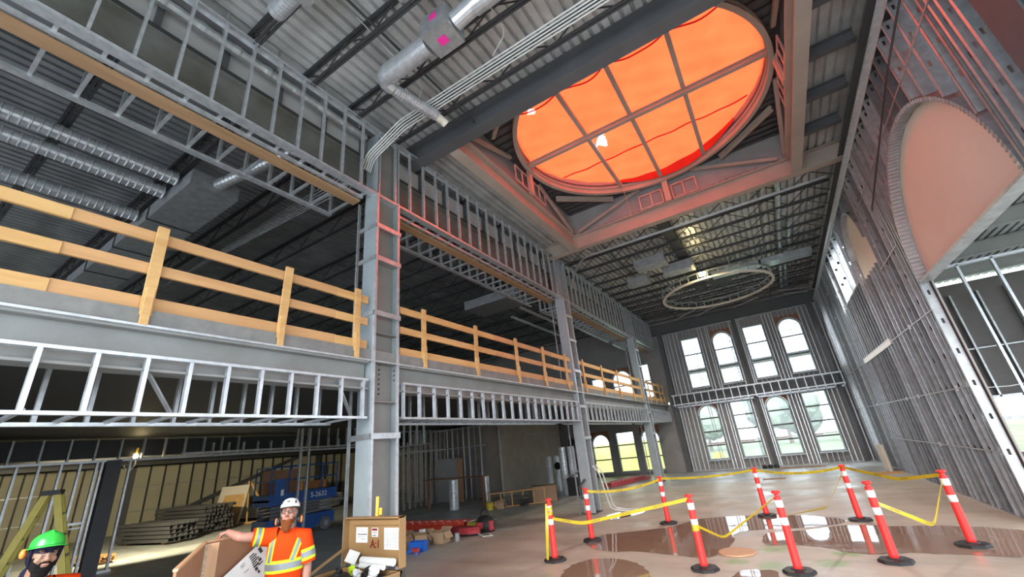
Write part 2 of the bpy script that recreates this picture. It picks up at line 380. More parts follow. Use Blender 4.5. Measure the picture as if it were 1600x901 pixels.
beam('roof beam along the right side of the skylight, bright on its inner face', (2.2, 6.11, zc), (2.2, 12.85, zc), dp, .26, 'primer_brown')
for i, y in enumerate((7.4, 8.75, 10.1, 11.45)):
    beam(f'short dark beam between skylight and right wall, {ORD[i]} of the four', (2.34, y, 8.93), (3.2, y, 8.93), .26, .16, 'primer_dark', .018, .012, group='stub beams right of the skylight')
beam('dark perimeter beam above the far window wall', (-5.9, 26.75, 8.27), (3.3, 26.75, 8.27), .6, .25, 'primer_dark')
beam('dark perimeter beam above the right stud wall', (3.3, 5.4, 8.4), (3.3, 26.6, 8.4), .55, .22, 'primer_dark')
beam('mottled grey beam hidden behind the studs of the long header', (-6.12, -3, 7.76), (-6.12, YF, 7.76), .62, .22, 'mottled')
for i, (y0, y1, w) in enumerate(((-3, 4.66, 'nearest the camera'), (5.34, 13.28, 'between first and second column'), (13.82, 21.85, 'between second and third column'), (22.35, 26.9, 'between third column and far wall'))):
    beam('grey mezzanine edge beam under the wood guardrail, '+w, (XL-.15, y0, 3.425), (XL-.15, y1, 3.425), .47, .26, 'primer', group='mezzanine edge beams')

# ------------------------------------------------------------------ steel columns with stud furring
def column(y, label, big, zt=8.6, m1='primer_col', m2='primer_blue'):
    t = thing('steel_column', label, 'column', (XL, y, 0), 'columns along the mezzanine')
    hw = .29 if big else .26; dx = .33
    a = MB(); a.box(XL-.175, XL-.155, y-hw+.02, y+hw-.02, 0, zt); build('web', a, m1, t)
    for s in (-1, 1):
        a = MB(); a.box(XL-dx, XL-.01, y+s*hw-.016, y+s*hw+.016, 0, zt); build('flange', a, m2, t)
        a = MB(); a.ext(CH(.05, .03, .004), (XL+.02, y+s*(hw-.02), 0), (XL+.02, y+s*(hw-.02), 7.1), (0, 1, 0), (-1, 0, 0)); build('corner_stud', a, 'galv', t)
    for z in ((2.45, 4.55, 5.65, 6.35) if big else (2.2, 3.2, 4.4, 5.5, 6.4)):
        a = MB(); a.ext(CH(.09, .03, .004), (XL+.045, y-hw-.02, z), (XL+.045, y+hw+.02, z), (0, 0, 1), (-1, 0, 0)); build('cross_bar', a, 'galv', t)
        if big:
            a = MB(); a.ext(CH(.09, .03, .004), (XL+.01, y-hw-.03, z), (XL-.5, y-hw-.03, z), (0, 0, 1), (0, 1, 0)); build('cross_bar', a, 'galv_dull', t)
    for z in (3.0, 4.2, 5.62):
        a = MB(); a.box(XL-.155, XL-.015, y-hw+.016, y+hw-.016, z-.008, z+.008); build('stiffener', a, m1, t)
    for k in range(7):
        for dy in (-.16, -.02):
            a = MB(); a.lathe([(0, 0), (.017, .002), (.017, .016), (.009, .028), (0, .03)], n=6); a.xf(Matrix.Translation((XL-.156, y+dy, 3.15+k*.085)) @ Matrix.Rotation(PI/2, 4, 'Y')); build('bolt', a, 'dark', t)
    if big:
        for k in range(3):
            a = MB(); a.lathe([(0, 0), (.015, .002), (.015, .014), (0, .02)], n=6); a.xf(Matrix.Translation((XL-.08, y+hw-.017, 3.4+k*.085)) @ Matrix.Rotation(PI/2, 4, 'X')); build('bolt', a, 'dark', t)
    a = MB()
    a.ext(CH(.05, .03, .004), (XL-.5, y-hw-.03, 0), (XL-.5, y-hw-.03, 7.0), (0, 1, 0), (1, 0, 0)); a.ext(CH(.05, .03, .004), (XL-.5, y+hw+.03, 0), (XL-.5, y+hw+.03, 7.0), (0, 1, 0), (1, 0, 0))
    build('rear_stud', a, 'galv_dull', t)
    a = MB(); a.box(XL-.36, XL+.02, y-hw-.06, y+hw+.06, 0, .03); build('base_plate', a, 'dark', t)
column(5.0, 'tall grey steel column nearest the camera, behind the tan job box', True)
column(13.55, 'steel column with white bent pipe at its foot, second along the mezzanine', False)
column(22.1, 'slim steel column farthest back along the mezzanine', False)

# ------------------------------------------------------------------ galvanized frames of the long header
def stud(mb, p0, p1, w, f, wx, fx, t=.004, mi=0): mb.ext(CH(w, f, t), p0, p1, wx, fx, mi)
hd = thing('header_frame', 'long galvanized stud header high along the mezzanine opening', 'stud frame', (XL, 0, 7.05))
a = MB(); a.ext(CH(.16, .05, .005), (XL-.08, -2.5, 7.05), (XL-.08, 26.7, 7.05), (1, 0, 0), (0, 0, 1)); build('bottom_track', a, 'galv', hd)
a = MB(); a.ext(CH(.15, .05, .005), (XL-.075, -2.5, 8.71), (XL-.075, 26.7, 8.71), (1, 0, 0), (0, 0, -1)); build('top_track', a, 'galv', hd)
for i in range(66):
    y = -1.75+i*.435
    if y < 26.6:
        a = MB(); stud(a, (XL-.04, y-.02, 7.06), (XL-.04, y-.02, 8.70), .065, .035, (1, 0, 0), (0, 1, 0)); build('stud', a, 'galv', hd)
a = MB()
for i in range(32):
    y = -1.75+i*.87
    if y < 26.6 and abs(y-5.96) > .25 and abs(y-12.98) > .25: stud(a, (XL-.2, y, 8.6), (XL-.2, y, 9.1), .05, .03, (1, 0, 0), (0, 1, 0))
tag(build('hanger_stud', a, 'galv_dull', hd), kind='stuff')
for y0, y1, w in ((-2.5, 4.6, 'nearest the camera'), (5.4, 13.2, 'between first and second column'), (13.9, 21.75, 'between second and third column'), (22.45, 26.7, 'next to the far wall')):
    t = thing('soffit_ladder', 'flat galvanized ladder frame under the long header, '+w, 'stud frame', (XL, y0, 7.05), 'header soffit frames')
    for x, ww in ((-5.97, .05), (-6.98, .10)):
        a = MB(); a.ext(CH(ww, .05, .005), (x, y0, 7.04), (x, y1, 7.04), (1, 0, 0), (0, 0, 1)); build('track', a, 'galv', t)
    n = int((y1-y0)/.435)
    for k in range(n+1):
        y = y0+.1+k*.435
        if y > y1: continue
        a = MB(); stud(a, (XL-.16, y, 7.075), (-6.98, y, 7.075), .045, .04, (0, 1, 0), (0, 0, 1)); build('cross_stud', a, 'galv', t)
    a = MB()
    for k in range(n+1): stud(a, (-6.98, y0+.1+k*.435, 7.1), (-6.98, y0+.1+k*.435, 7.75), .08, .04, (1, 0, 0), (0, 1, 0))
    tag(build('rear_stud', a, 'galv_dull', t), kind='stuff')
    a = MB(); a.box(-6.25, -6.03, y0, y1, 7.0, 7.04); single('wood_nailer', 'brown wood nailer strip along the underside of the header, '+w, 'board', a, 'nailer', 'header nailers')
pn = thing('panel_band', 'band of grey boards between dark posts behind the header studs', 'panel', (-6.1, 0, 8.1))
a = MB(); a.box(-6.2, -6.16, -3, YF, 8.16, 8.75); build('board', a, 'board', pn)
for k in range(33):
    a = MB(); a.box(-6.16, -6.08, -2.6+k*.9, -2.52+k*.9, 8.1, 8.75); build('post', a, 'primer_dark', pn)
a = MB(); a.box(-6.16, -6.02, -3, YF, 8.075, 8.16); build('rail', a, 'dark', pn)  # dark strip painted in for the shadowed gap below the boards
def spiral(mb, p0, p1, r, pitch=.09, lip=.006, n=16):
    p0 = Vector(p0); p1 = Vector(p1); L = (p1-p0).length; k = max(2, int(L/pitch)); pts = []; rs = []
    for i in range(k):
        for f, rr in ((0, r), (.72, r), (.8, r+lip), (.92, r+lip)): pts.append(p0.lerp(p1, (i+f)/k)); rs.append(rr)
    mb.tube(pts, rs, n)
a = MB(); spiral(a, (-5.93, -2.5, 8.54), (-5.93, 4.6, 8.54), .085, .5, .012); single('round_duct', 'long grey round duct running behind the header studs', 'duct', a, 'galv_dull', smooth=False)

# ------------------------------------------------------------------ soffit frames at mezzanine level
for i, (y0, y1, w) in enumerate(((-2.5, 4.62, 'nearest the camera'), (5.38, 13.24, 'between first and second column'), (13.86, 21.8, 'between second and third column'), (22.4, 26.85, 'next to the far wall'))):
    t = thing('stud_soffit', 'galvanized stud soffit hanging below the mezzanine beam, '+w, 'stud frame', (XL, y0, 2.73), 'mezzanine soffit frames')
    x = XL+.02
    for z, s, nm in ((3.36, -1, 'top_track'), (2.72, 1, 'bottom_track')):
        a = MB(); a.ext(CH(.07, .035, .004), (x-.035, y0, z), (x-.035, y1, z), (1, 0, 0), (0, 0, s)); build(nm, a, 'galv', t)
    n = int((y1-y0)/.407)
    for k in range(n+1):
        y = y1-.06-k*.407
        a = MB(); stud(a, (x-.035, y, 2.73), (x-.035, y, 3.35), .062, .04, (1, 0, 0), (0, -1, 0)); build('stud', a, 'galv', t)
    a = MB(); a.ext(CH(.08, .04, .004), (-6.6, y0, 2.72), (-6.6, y1, 2.72), (1, 0, 0), (0, 0, 1)); build('rear_track', a, 'galv', t)
    for k in range(n+1):
        y = y1-.06-k*.407
        a = MB(); stud(a, (x-.06, y, 2.745), (-6.6, y, 2.745), .04, .035, (0, 1, 0), (0, 0, 1)); build('cross_stud', a, 'galv', t)
    a = MB()
    for k in range(n+1): y = y1-.2-k*.407; stud(a, (-6.6, y, 2.73), (-6.6, y, 3.5), .06, .04, (1, 0, 0), (0, -1, 0))
    tag(build('rear_stud', a, 'galv_dull', t), kind='stuff')
    for k in range(1, n, 6):
        y = y1-.1-k*.407
        a = MB(); a.bar((XL-.1, y, 3.3), (XL-.25, y+.42, 2.76), .05, .02); build('brace', a, 'galv_dull', t)

# ------------------------------------------------------------------ wood guardrails
def guardrail(y0, y1, posts, label):
    t = thing('guardrail', label, 'guardrail', (XL, y0, 3.87), 'wood guardrails')
    for nm, z0, z1, m in (('top_rail', 4.70, 4.835, 'lumber'), ('mid_rail', 4.30, 4.43, 'lumber'), ('toe_board', 3.86, 4.02, 'lumber2')):
        y = y0; k = 0
        while y < y1:
            ye = min(y+3.2, y1); a = MB(); o = .012*(k % 2); a.box(XL-.09-o, XL-.05-o, y, ye, z0+.01*(k % 2), z1+.01*(k % 2)); build(nm, a, 'lumber' if k % 2 == 0 else 'lumber2', t); y = ye; k += 1
    for i, y in enumerate(posts):
        a = MB(); l = random.uniform(-.02, .02)
        a.ext([(-.055, -.02), (.055, -.02), (.055, .02), (-.055, .02)], (XL-.028, y+l, 3.80), (XL-.028, y-l, 4.91), (0, 1, 0), (1, 0, 0)); p = build('post', a, 'lumber', t)
        a = MB(); a.box(XL-.008, XL+.03, y+l-.045, y+l+.03, 3.68, 4.12); build('foot_block', a, 'lumber', p)
guardrail(-2.4, 4.62, (-1.4, .05, 1.57, 3.12, 4.38), 'wood guardrail on the mezzanine edge nearest the camera')
guardrail(5.38, 13.2, (6.0, 7.76, 9.6, 11.17, 12.75), 'wood guardrail between first and second steel column')
guardrail(13.9, 21.75, (14.23, 16.15, 18.05, 20.05, 21.5), 'wood guardrail between second and third steel column')
guardrail(22.4, 26.6, (23.0, 24.1, 25.3, 26.3), 'short wood guardrail next to the far wall')

# ------------------------------------------------------------------ skylight
SX, SY, SR, SZ = -1.22, 9.5, 3.2, 9.95
def ring(mb, r0, r1, z0, z1, c=(SX, SY), n=72, a0=0, a1=2*PI):
    full = abs(a1-a0-2*PI) < 1e-6; k = n if full else n+1; vs = []
    for i in range(k):
        a = a0+(a1-a0)*i/n
        for r, z in ((r0, z0), (r1, z0), (r1, z1), (r0, z1)): vs.append((c[0]+r*math.cos(a), c[1]+r*math.sin(a), z))
    fs = []
    for i in range(n):
        j = (i+1) % k
        for q in range(4): fs.append((i*4+q, i*4+(q+1) % 4, j*4+(q+1) % 4, j*4+q))
    if not full: fs += [(0, 1, 2, 3), ((k-1)*4+3, (k-1)*4+2, (k-1)*4+1, (k-1)*4)]
    return mb.add(vs, fs)
sk = thing('skylight_curb', 'round steel curb framing the orange tarp in the roof', 'skylight frame', (SX, SY, 9.1))
a = MB(); ring(a, SR-.02, SR+.1, SZ-.1, SZ-.085); ring(a, SR+.03, SR+.05, SZ-.085, SZ+.085); ring(a, SR-.02, SR+.1, SZ+.085, SZ+.1); build('ring_beam', a, 'primer_brown', sk)
a = MB(); ring(a, SR+.02, SR+.03, SZ+.1, SZ+.42); build('curb_wall', a, 'sheath', sk)
a = MB(); ring(a, SR+.0, 5.05, SZ+.2, SZ+.25); build('curb_roof', a, 'primer_dark', sk)
# corner soffit decks at ring level
for sx, sy in ((1, 1), (1, -1), (-1, 1), (-1, -1)):
    a = MB(); ex = (2.2-SX) if sx > 0 else (SX+4.75); ey = (12.98-SY) if sy > 0 else (SY-5.96); n = 26
    for k in range(n):
        yy = ey*k/n; y2 = ey*(k+1)/n; h = .0 if k % 2 else .045
        xi = math.sqrt(max(0, (SR+.05)**2-yy*yy)) if yy < SR+.05 else 0
        xi2 = math.sqrt(max(0, (SR+.05)**2-y2*y2)) if y2 < SR+.05 else 0
        if xi < ex: 
            xa = min(xi, ex); xb = min(xi2, ex)
            a.add([(SX+sx*xa, SY+sy*yy, SZ+.1+h), (SX+sx*ex, SY+sy*yy, SZ+.1+h), (SX+sx*ex, SY+sy*y2, SZ+.1+h), (SX+sx*xb, SY+sy*y2, SZ+.1+h)], [(0, 1, 2, 3)])
    build('corner_deck', a, 'primer_dark', sk)
    # diagonal beam under each corner, and struts on both sides
    cx = SX+sx*ex; cy = SY+sy*ey
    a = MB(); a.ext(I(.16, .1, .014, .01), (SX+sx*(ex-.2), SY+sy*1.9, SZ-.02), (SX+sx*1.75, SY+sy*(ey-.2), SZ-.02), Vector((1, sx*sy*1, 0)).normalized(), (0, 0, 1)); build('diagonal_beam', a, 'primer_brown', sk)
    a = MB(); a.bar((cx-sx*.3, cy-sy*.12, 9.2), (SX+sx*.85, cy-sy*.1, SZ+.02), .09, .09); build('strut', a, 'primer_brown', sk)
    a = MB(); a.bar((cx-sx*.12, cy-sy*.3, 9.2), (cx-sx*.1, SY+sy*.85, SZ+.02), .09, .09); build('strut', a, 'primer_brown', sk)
# curb sheathing on the four sides
for (x0, x1, y0, y1) in ((-4.86, 2.32, 13.02, 13.06), (-4.86, 2.32, 5.88, 5.92), (-4.86, -4.82, 5.92, 13.02), (2.28, 2.32, 5.92, 13.02)):
    a = MB(); a.box(x0, x1, y0, y1, 9.12, SZ+.22); build('side_sheathing', a, 'sheath', sk)
# posts at mid sides with short ladder frames
for ang, x, y in ((0, SX+SR+.1, SY), (PI, SX-SR-.1, SY), (PI/2, SX, SY+SR+.1), (-PI/2, SX, SY-SR-.1)):
    ux = Vector((-math.sin(ang), math.cos(ang), 0)); uo = Vector((math.cos(ang), math.sin(ang), 0)); p = Vector((x, y, 0))
    a = MB(); a.ext([(-.09, -.05), (.09, -.05), (.09, .05), (-.09, .05)], p+Vector((0, 0, 9.1)), p+Vector((0, 0, SZ-.05)), ux, uo); build('post', a, 'primer_brown', sk)
    for s in (-1, 1):
        fr = MB()
        for d in (.16, .52, .9): fr.bar(p+ux*s*d+Vector((0, 0, 9.13)), p+ux*s*d+Vector((0, 0, 9.62)), .03, .05)
        for z in (9.13, 9.62): fr.bar(p+ux*s*.15+Vector((0, 0, z)), p+ux*s*.92+Vector((0, 0, z)), .04, .03)
        build('ladder_frame', fr, 'galv_dull', sk)
# cross beams under the tarp
a = MB(); a.ext(I(.15, .12, .015, .01), (SX-SR, 9.3, SZ), (SX+SR, 9.3, SZ), (0, 1, 0), (0, 0, 1)); build('cross_beam', a, 'primer_brown', sk)
for x in (-2.52, -1.25, .13):
    h = math.sqrt(SR**2-(x-SX)**2)
    a = MB(); a.box(x-.055, x+.055, SY-h, SY+h, SZ+.05, SZ+.14); build('cross_beam', a, 'primer_brown', sk)
def torn(v):     # a small three-cornered tear and two pin holes
    x, y = v[0], v[1]
    e = lambda a, b: (b[0]-a[0])*(y-a[1])-(b[1]-a[1])*(x-a[0])
    A_, B_, C_ = (-2.12, 9.62), (-2.47, 10.2), (-2.2, 10.45); d = (e(A_, B_), e(B_, C_), e(C_, A_))
    return all(q > 0 for q in d) or all(q < 0 for q in d) or (x+3.47)**2+(y-7.96)**2 < .012 or (x-.41)**2+(y-9.65)**2 < .005
def tarpz(x, y):
    cells = [-4.4, -2.52, -1.25, .13, 2.0]; zz = 0
    for c0, c1 in zip(cells, cells[1:]):
        if c0 <= x <= c1: zz = math.sin(PI*(x-c0)/(c1-c0))
    yy = (y-9.3)/3.2; zz *= math.sin(PI*min(1, abs(yy)))
    return SZ+.33+.10*zz+.015*math.sin(7*x+3*y)+.012*math.sin(11*y-4*x)
a = MB(); nr, na = 48, 180; vs = []
for i in range(nr+1):
    for k in range(na):
        r = (SR+.06)*i/nr; t = 2*PI*k/na; x = SX+r*math.cos(t); y = SY+r*math.sin(t); vs.append((x, y, tarpz(x, y)))
a.add(vs, [(i*na+k, i*na+(k+1) % na, (i+1)*na+(k+1) % na, (i+1)*na+k) for i in range(nr) for k in range(na) if not torn(vs[i*na+k])])
tp = thing('tarp', 'bright orange tarp stretched over the round roof opening', 'tarp', (SX, SY, 10.3)); build('sheet', a, 'tarp', tp, True)
for sgn, oy in ((1, 1.5), (-1, 1.9)):
    for c0, c1 in zip((-4.0, -2.5, -1.25, .15), (-2.5, -1.25, .15, 1.55)):
        pts = []
        for k in range(13):
            x = c0+(c1-c0)*k/12; y = SY+sgn*oy+(.12 if sgn > 0 else .28)*math.sin(PI*k/12)
            if (x-SX)**2+(y-SY)**2 < (SR-.02)**2: pts.append((x, y, tarpz(x, y)-.012))
        if len(pts) > 3: a = MB(); a.tube(pts, .022, 6); build('seam', a, 'seam', tp)
a = MB(); n = 40; vs = []
for k in range(n+1):
    t = math.radians(42+74*k/n); d = .10+.27*math.sin(PI*k/n)
    vs += [(SX+(SR-.03)*math.cos(t), SY+(SR-.03)*math.sin(t), SZ+.36), (SX+(SR-.05)*math.cos(t), SY+(SR-.05)*math.sin(t), SZ+.36-d)]
a.add(vs, [(2*k, 2*k+1, 2*k+3, 2*k+2) for k in range(n)]); build('hanging_flap', a, 'skirt_shaded', tp)
a = MB(); a.tube([(-2.4, 12.0, 9.9), (-2.38, 12.0, 9.2), (-2.3, 12.0, 8.2)], .006, 5); single('hanging_wire', 'thin orange-lit wire hanging from the far edge of the skylight', 'wire', a, 'lumber2')

# ------------------------------------------------------------------ wall with window openings, along x at y = c or along y at x = c
def holed(mb, a0, a1, z0, z1, c, th, holes, axis='x', n=14):
    def put(poly):
        if axis == 'x': mb.ext([(p[0], p[1]) for p in poly], (0, c, 0), (0, c+th, 0), (1, 0, 0), (0, 0, 1))
        else: mb.ext([(p[0], p[1]) for p in poly], (c, 0, 0), (c+th, 0, 0), (0, 1, 0), (0, 0, 1))
    def rect(p, q, r, s):
        if q-p > 1e-4 and s-r > 1e-4: put([(p, r), (q, r), (q, s), (p, s)])
    cols = sorted(set([(h[0], h[1]) for h in holes])); cur = a0
    for p, q in cols:
        rect(cur, p, z0, z1); cur = q; z = z0
        for h in sorted([h for h in holes if (h[0], h[1]) == (p, q)], key=lambda h: h[2]):
            rect(p, q, z, h[2]); z = h[3]
            if h[4]:
                r = (q-p)/2; m = (p+q)/2; zs = h[3]-r
                arc = [(m-r*math.cos(PI*k/n), zs+r*math.sin(PI*k/n)) for k in range(n+1)]
                for k in range(n): put([arc[k], arc[k+1], (arc[k+1][0], h[3]+.001), (arc[k][0], h[3]+.001)])
        rect(p, q, z, z1)
    rect(cur, a1, z0, z1)
W4 = ((-4.13, -3.08), (-2.38, -1.32), (-.67, .39), (1.05, 2.14))
wins = []
for i, (p, q) in enumerate(W4):
    wins.append((p, q, 4.46, 7.42, i % 2 == 1)); wins.append((p, q, .53, 3.44, i % 2 == 0))
a = MB(); holed(a, -5.6, 4.2, 0, 9.24, YF+.05, .06, wins)
wf = struct('wall_far', a, 'sheath', 'far end wall of stud framing with two rows of tall windows', 'wall')
wl = [(-10.95, -9.75, .2, 2.5, True), (-9.3, -8.12, .2, 2.5, False), (-7.75, -6.6, .2, 2.5, True)]
BW = [(-34.3+2.4, -31.2, .9, 1.9, False), (-29.9, -28.3, 1.0, 2.2, False)]
a = MB(); holed(a, -40, -5.6, 0, 3.75, YF+.05, .06, wl); wlo = struct('wall_far_lower', a, 'sheath', 'grey end wall under the mezzanine with yellow-lit windows', 'wall')
wu = [(-10.3, -9.35, 4.3, 6.0, False), (-8.85, -7.6, 4.3, 6.25, True), (-7.3, -6.35, 4.3, 6.4, False)]
a = MB(); holed(a, -31, -5.6, 3.87, 9.24, YF+.05, .06, wu); wup = struct('wall_far_upper', a, 'sheath', 'grey end wall above the mezzanine floor', 'wall')
WN = [0]
def window(p, q, z0, z1, arch, nb, label, y=YF, tint=None):
    WN[0] += 1; t = thing(f'window_{WN[0]}', label, 'window', ((p+q)/2, y, z0), None, 'structure')
    r = (q-p)/2; m = (p+q)/2; zs = z1-r; n = 16
    out = [(p, z0), (q, z0)] + ([(m+r*math.cos(PI*k/n), zs+r*math.sin(PI*k/n)) for k in range(n+1)] if arch else [(q, z1), (p, z1)])
    def inset(d):
        r2 = r-d
        return [(p+d, z0+d), (q-d, z0+d)] + ([(m+r2*math.cos(PI*k/n), zs+r2*math.sin(PI*k/n)) for k in range(n+1)] if arch else [(q-d, z1-d), (p+d, z1-d)])
    inn = inset(.05); k = len(out); a = MB(); vs = []
    for yy in (y-.1, y+.12): vs += [(x, yy, z) for x, z in out]+[(x, yy, z) for x, z in inn]
    fs = []
    for i in range(k):
        j = (i+1) % k; fs += [(i, j, k+j, k+i), (2*k+i, 3*k+i, 3*k+j, 2*k+j), (i, 2*k+i, 2*k+j, j), (k+i, k+j, 3*k+j, 3*k+i)]
    a.add(vs, fs); build('window_frame', a, 'primer_blue', t)
    for b in range(1, nb):
        z = z0+(z1-z0)*b/nb; a = MB(); a.box(p+.04, q-.04, y+.02, y+.09, z-.035, z+.035); build('glazing_bar', a, 'primer_dark', t)
    a = MB(); a.ext([(x, z) for x, z in inn], (0, y+.05, 0), (0, y+.056, 0), (1, 0, 0), (0, 0, 1)); build('pane', a, tint or 'glass', t)
    a = MB(); a.box(p-.03, q+.03, y-.16, y+.02, z0-.06, z0-.005); build('window_sill', a, 'galv_dull', t)
    if arch:
        a = MB(); n = 16
        for k in range(n):
            c0 = (m-(r+.01)*math.cos(PI*k/n), zs+(r+.01)*math.sin(PI*k/n)); c1 = (m-(r+.01)*math.cos(PI*(k+1)/n), zs+(r+.01)*math.sin(PI*(k+1)/n))
            a.ext([c0, c1, (c1[0], z1+.16), (c0[0], z1+.16)], (0, y-.06, 0), (0, y-.03, 0), (1, 0, 0), (0, 0, 1))
        build('arch_form', a, 'archwood', t)
        a = MB(); vs = []
        for k in range(17): 
            for rr, yy in ((r+.03, y-.13), (r, y-.13)): vs.append((m-rr*math.cos(PI*k/16), yy, zs+rr*math.sin(PI*k/16)))
        a.add(vs, [(2*k, 2*k+1, 2*k+3, 2*k+2) for k in range(16)]); build('arch_trim', a, 'galv', t)
nm = ('leftmost', 'second from left', 'third from left', 'rightmost')
for i, (p, q) in enumerate(W4):
    window(p, q, 4.46, 7.42, i % 2 == 1, 3, f'{"arched" if i % 2 else "square-topped"} window of the upper row in the far wall, {nm[i]}')
    window(p, q, .53, 3.44, i % 2 == 0, 4, f'{"square-topped" if i % 2 else "arched"} window of the lower row in the far wall, {nm[i]}')
for h, s in zip(wl, ('left arched', 'middle square', 'right arched')): window(*h, 3, s+' window glowing yellow under the mezzanine')
for h, s in zip(wu, ('left square', 'middle arched', 'right square')): window(*h, 2, s+' window above the mezzanine floor behind the guardrail')
# far wall framing
def vstud(mb, x, y, z0, z1, w=.12, f=.045): mb.ext(CH(w, f, .005), (x, y, z0), (x, y, z1), (0, 1, 0), (1, 0, 0))
for x in (-5.1, -4.95, -4.75, -4.5, -4.28, -3.02, -2.86, -2.62, -2.5, -1.27, -1.1, -.86, -.76, .45, .62, .80, .93, 2.2, 2.4, 2.62, 2.8, 3.0):
    for z0, z1 in ((.02, 3.42), (4.2, 7.9)):
        a = MB(); vstud(a, x, YF-.07, z0, z1); build('stud', a, 'galv', wf)
for (p, q) in W4:
    for z0, z1 in ((.02, .47), (4.2, 4.42), (7.5, 7.95)):
        for k in range(1, 5):
            a = MB(); vstud(a, p+(q-p)*k/5, YF-.07, z0, z1, f=.035); build('cripple_stud', a, 'galv_dull', wf)
a = MB(); a.box(-5.3, 3.1, YF-.13, YF+.03, 0, .03); build('sole_plate', a, 'galv_dull', wf)
a = MB(); a.box(-5.6, 3.2, YF-.11, YF+.04, 7.9, 7.96); build('top_plate', a, 'galv_dull', wf)
for x, y0 in ((-5.25, 26.75), (-.98, 26.8), (2.75, 26.8)):
    beam_t = thing('steel_column', {-5.25: 'dark column at the left end of the far window wall', -.98: 'dark column between the middle windows of the far wall', 2.75: 'dark column at the right end of the far window wall'}[x], 'column', (x, y0, 0), 'columns of the far wall')
    for nmx, bx in (('web', (x-.01, x+.01, y0-.1, y0+.1)), ('flange', (x-.11, x+.11, y0-.12, y0-.1)), ('flange', (x-.11, x+.11, y0+.1, y0+.12))):
        a = MB(); a.box(*bx, 0, 8.0); build(nmx, a, 'primer_dark', beam_t)
bd = thing('ledger_frame', 'horizontal galvanized ladder frame between the two window rows', 'stud frame', (-1, 26.45, 3.5))
for z, y in ((4.16, 26.45), (3.62, 26.45)): a = MB(); a.ext(CH(.07, .04, .004), (-5.3, y, z), (3.05, y, z), (0, 0, 1), (0, 1, 0)); build('track', a, 'galv', bd)
a = MB(); a.ext(CH(.1, .04, .004), (-5.3, 26.8, 3.5), (3.05, 26.8, 3.5), (0, 0, 1), (0, -1, 0)); build('rear_track', a, 'galv', bd)
for k in range(22):
    x = -5.2+k*.39
    a = MB(); a.ext(CH(.05, .035, .004), (x, 26.43, 3.52), (x, 26.43, 4.2), (1, 0, 0), (0, 1, 0)); build('stud', a, 'galv', bd)
    a = MB(); a.bar((x, 26.45, 3.54), (x, 26.8, 3.5), .04, .03); build('cross_stud', a, 'galv', bd)
a = MB(); a.box(-5.3, 3.05, 26.86, 26.9, 3.45, 4.2); build('backing', a, 'primer_dark', bd)

# ------------------------------------------------------------------ right stud wall
wr = thing('wall_right', 'tall right wall of bare galvanized studs with arched openings', 'wall', (XR, 12, 0), None, 'structure')
AY, AR, AZ = 8.96, 2.31, 4.46
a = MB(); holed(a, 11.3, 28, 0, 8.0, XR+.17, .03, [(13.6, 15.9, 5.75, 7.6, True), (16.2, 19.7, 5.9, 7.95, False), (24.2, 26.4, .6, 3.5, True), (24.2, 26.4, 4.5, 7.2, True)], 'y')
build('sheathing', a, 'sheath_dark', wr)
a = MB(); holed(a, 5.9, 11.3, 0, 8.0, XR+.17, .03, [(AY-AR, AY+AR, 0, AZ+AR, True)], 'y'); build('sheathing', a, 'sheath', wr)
def rstud(y, z0, z1, d=.16):     # punched stud: web faces the camera (-y)
    fl_ = random.random() < .5; a = MB(); x0 = XR; x1 = XR+d; e_ = .051 if fl_ else 0
    a.box(x0, x0+.004, y, y+.055, z0, z1); a.box(x1-.004, x1, y, y+.055, z0, z1)
    a.box(x0, x0+.06, y+e_, y+e_+.004, z0, z1); a.box(x1-.06, x1, y+e_, y+e_+.004, z0, z1)
    z = z0; nx = math.ceil(z0/.61)*.61+.5
    while nx < z1-.1: a.box(x0+.06, x1-.06, y+e_, y+e_+.004, z, nx); z = nx+.1; nx += .61
    a.box(x0+.06, x1-.06, y+e_, y+e_+.004, z, z1); return a
def archtop(y): 
    d = abs(y-AY); return AZ+math.sqrt(max(0, (AR+.08)**2-d*d)) if d < AR+.08 else 0
ys = [5.98, 6.2, 6.36, 6.5] + [6.75+k*.406 for k in range(12)] + [11.36, 11.52]+[11.8+k*.38 for k in range(40)]
for y in ys:
    if y > 26.9: continue
    z0 = archtop(y+.02) or .02; z1 = 8.0
    if 13.5 < y < 15.95: build('stud', rstud(y, .02, 5.72), random.choice(('galv', 'galv', 'galv_dull', 'galv_dark')), wr); z0 = min(7.9, 6.45+math.sqrt(max(0, 1.2**2-(y-14.75)**2)) if abs(y-14.75) < 1.2 else 7.6)
    if 16.1 < y < 19.8: z1 = 5.88
    if z1-z0 > .08: build('stud', rstud(y, z0, z1), 'galv_dull' if 11.3 < y < 11.6 else random.choice(('galv', 'galv', 'galv_dull', 'galv_dark')), wr)
a = MB(); a.box(XR-.003, XR+.165, 5.9, AY-AR-.05, 0, .02); a.box(XR-.003, XR+.165, AY+AR+.05, 27, 0, .02); build('sole_track', a, 'galv_dull', wr)
a = MB(); holed(a, -3, YF, 5.9, 9.2, 3.56, .05, [(16.2, 19.7, 5.9, 7.95, False), (24.2, 26.4, 5.9, 7.2, False)], 'y'); build('outer_sheathing', a, 'sheath', wr)
a = MB(); a.box(XR-.09, XR+.0, 2.5, 27, 8.03, 8.045); a.box(XR-.005, XR+.01, 2.5, 27, 7.93, 8.045); build('top_angle', a, 'galv', wr)
for z, y0, y1 in ((1.16, 11.3, 21.2), (2.33, 11.3, 26.8), (3.85, 11.3, 26.8), (5.4, 11.5, 13.4), (7.0, 5.95, 13.4)):
    a = MB(); a.box(XR-.016, XR-.004, y0, y1, z-.012, z+.012); build('bridging_channel', a, 'galv_dull', wr)
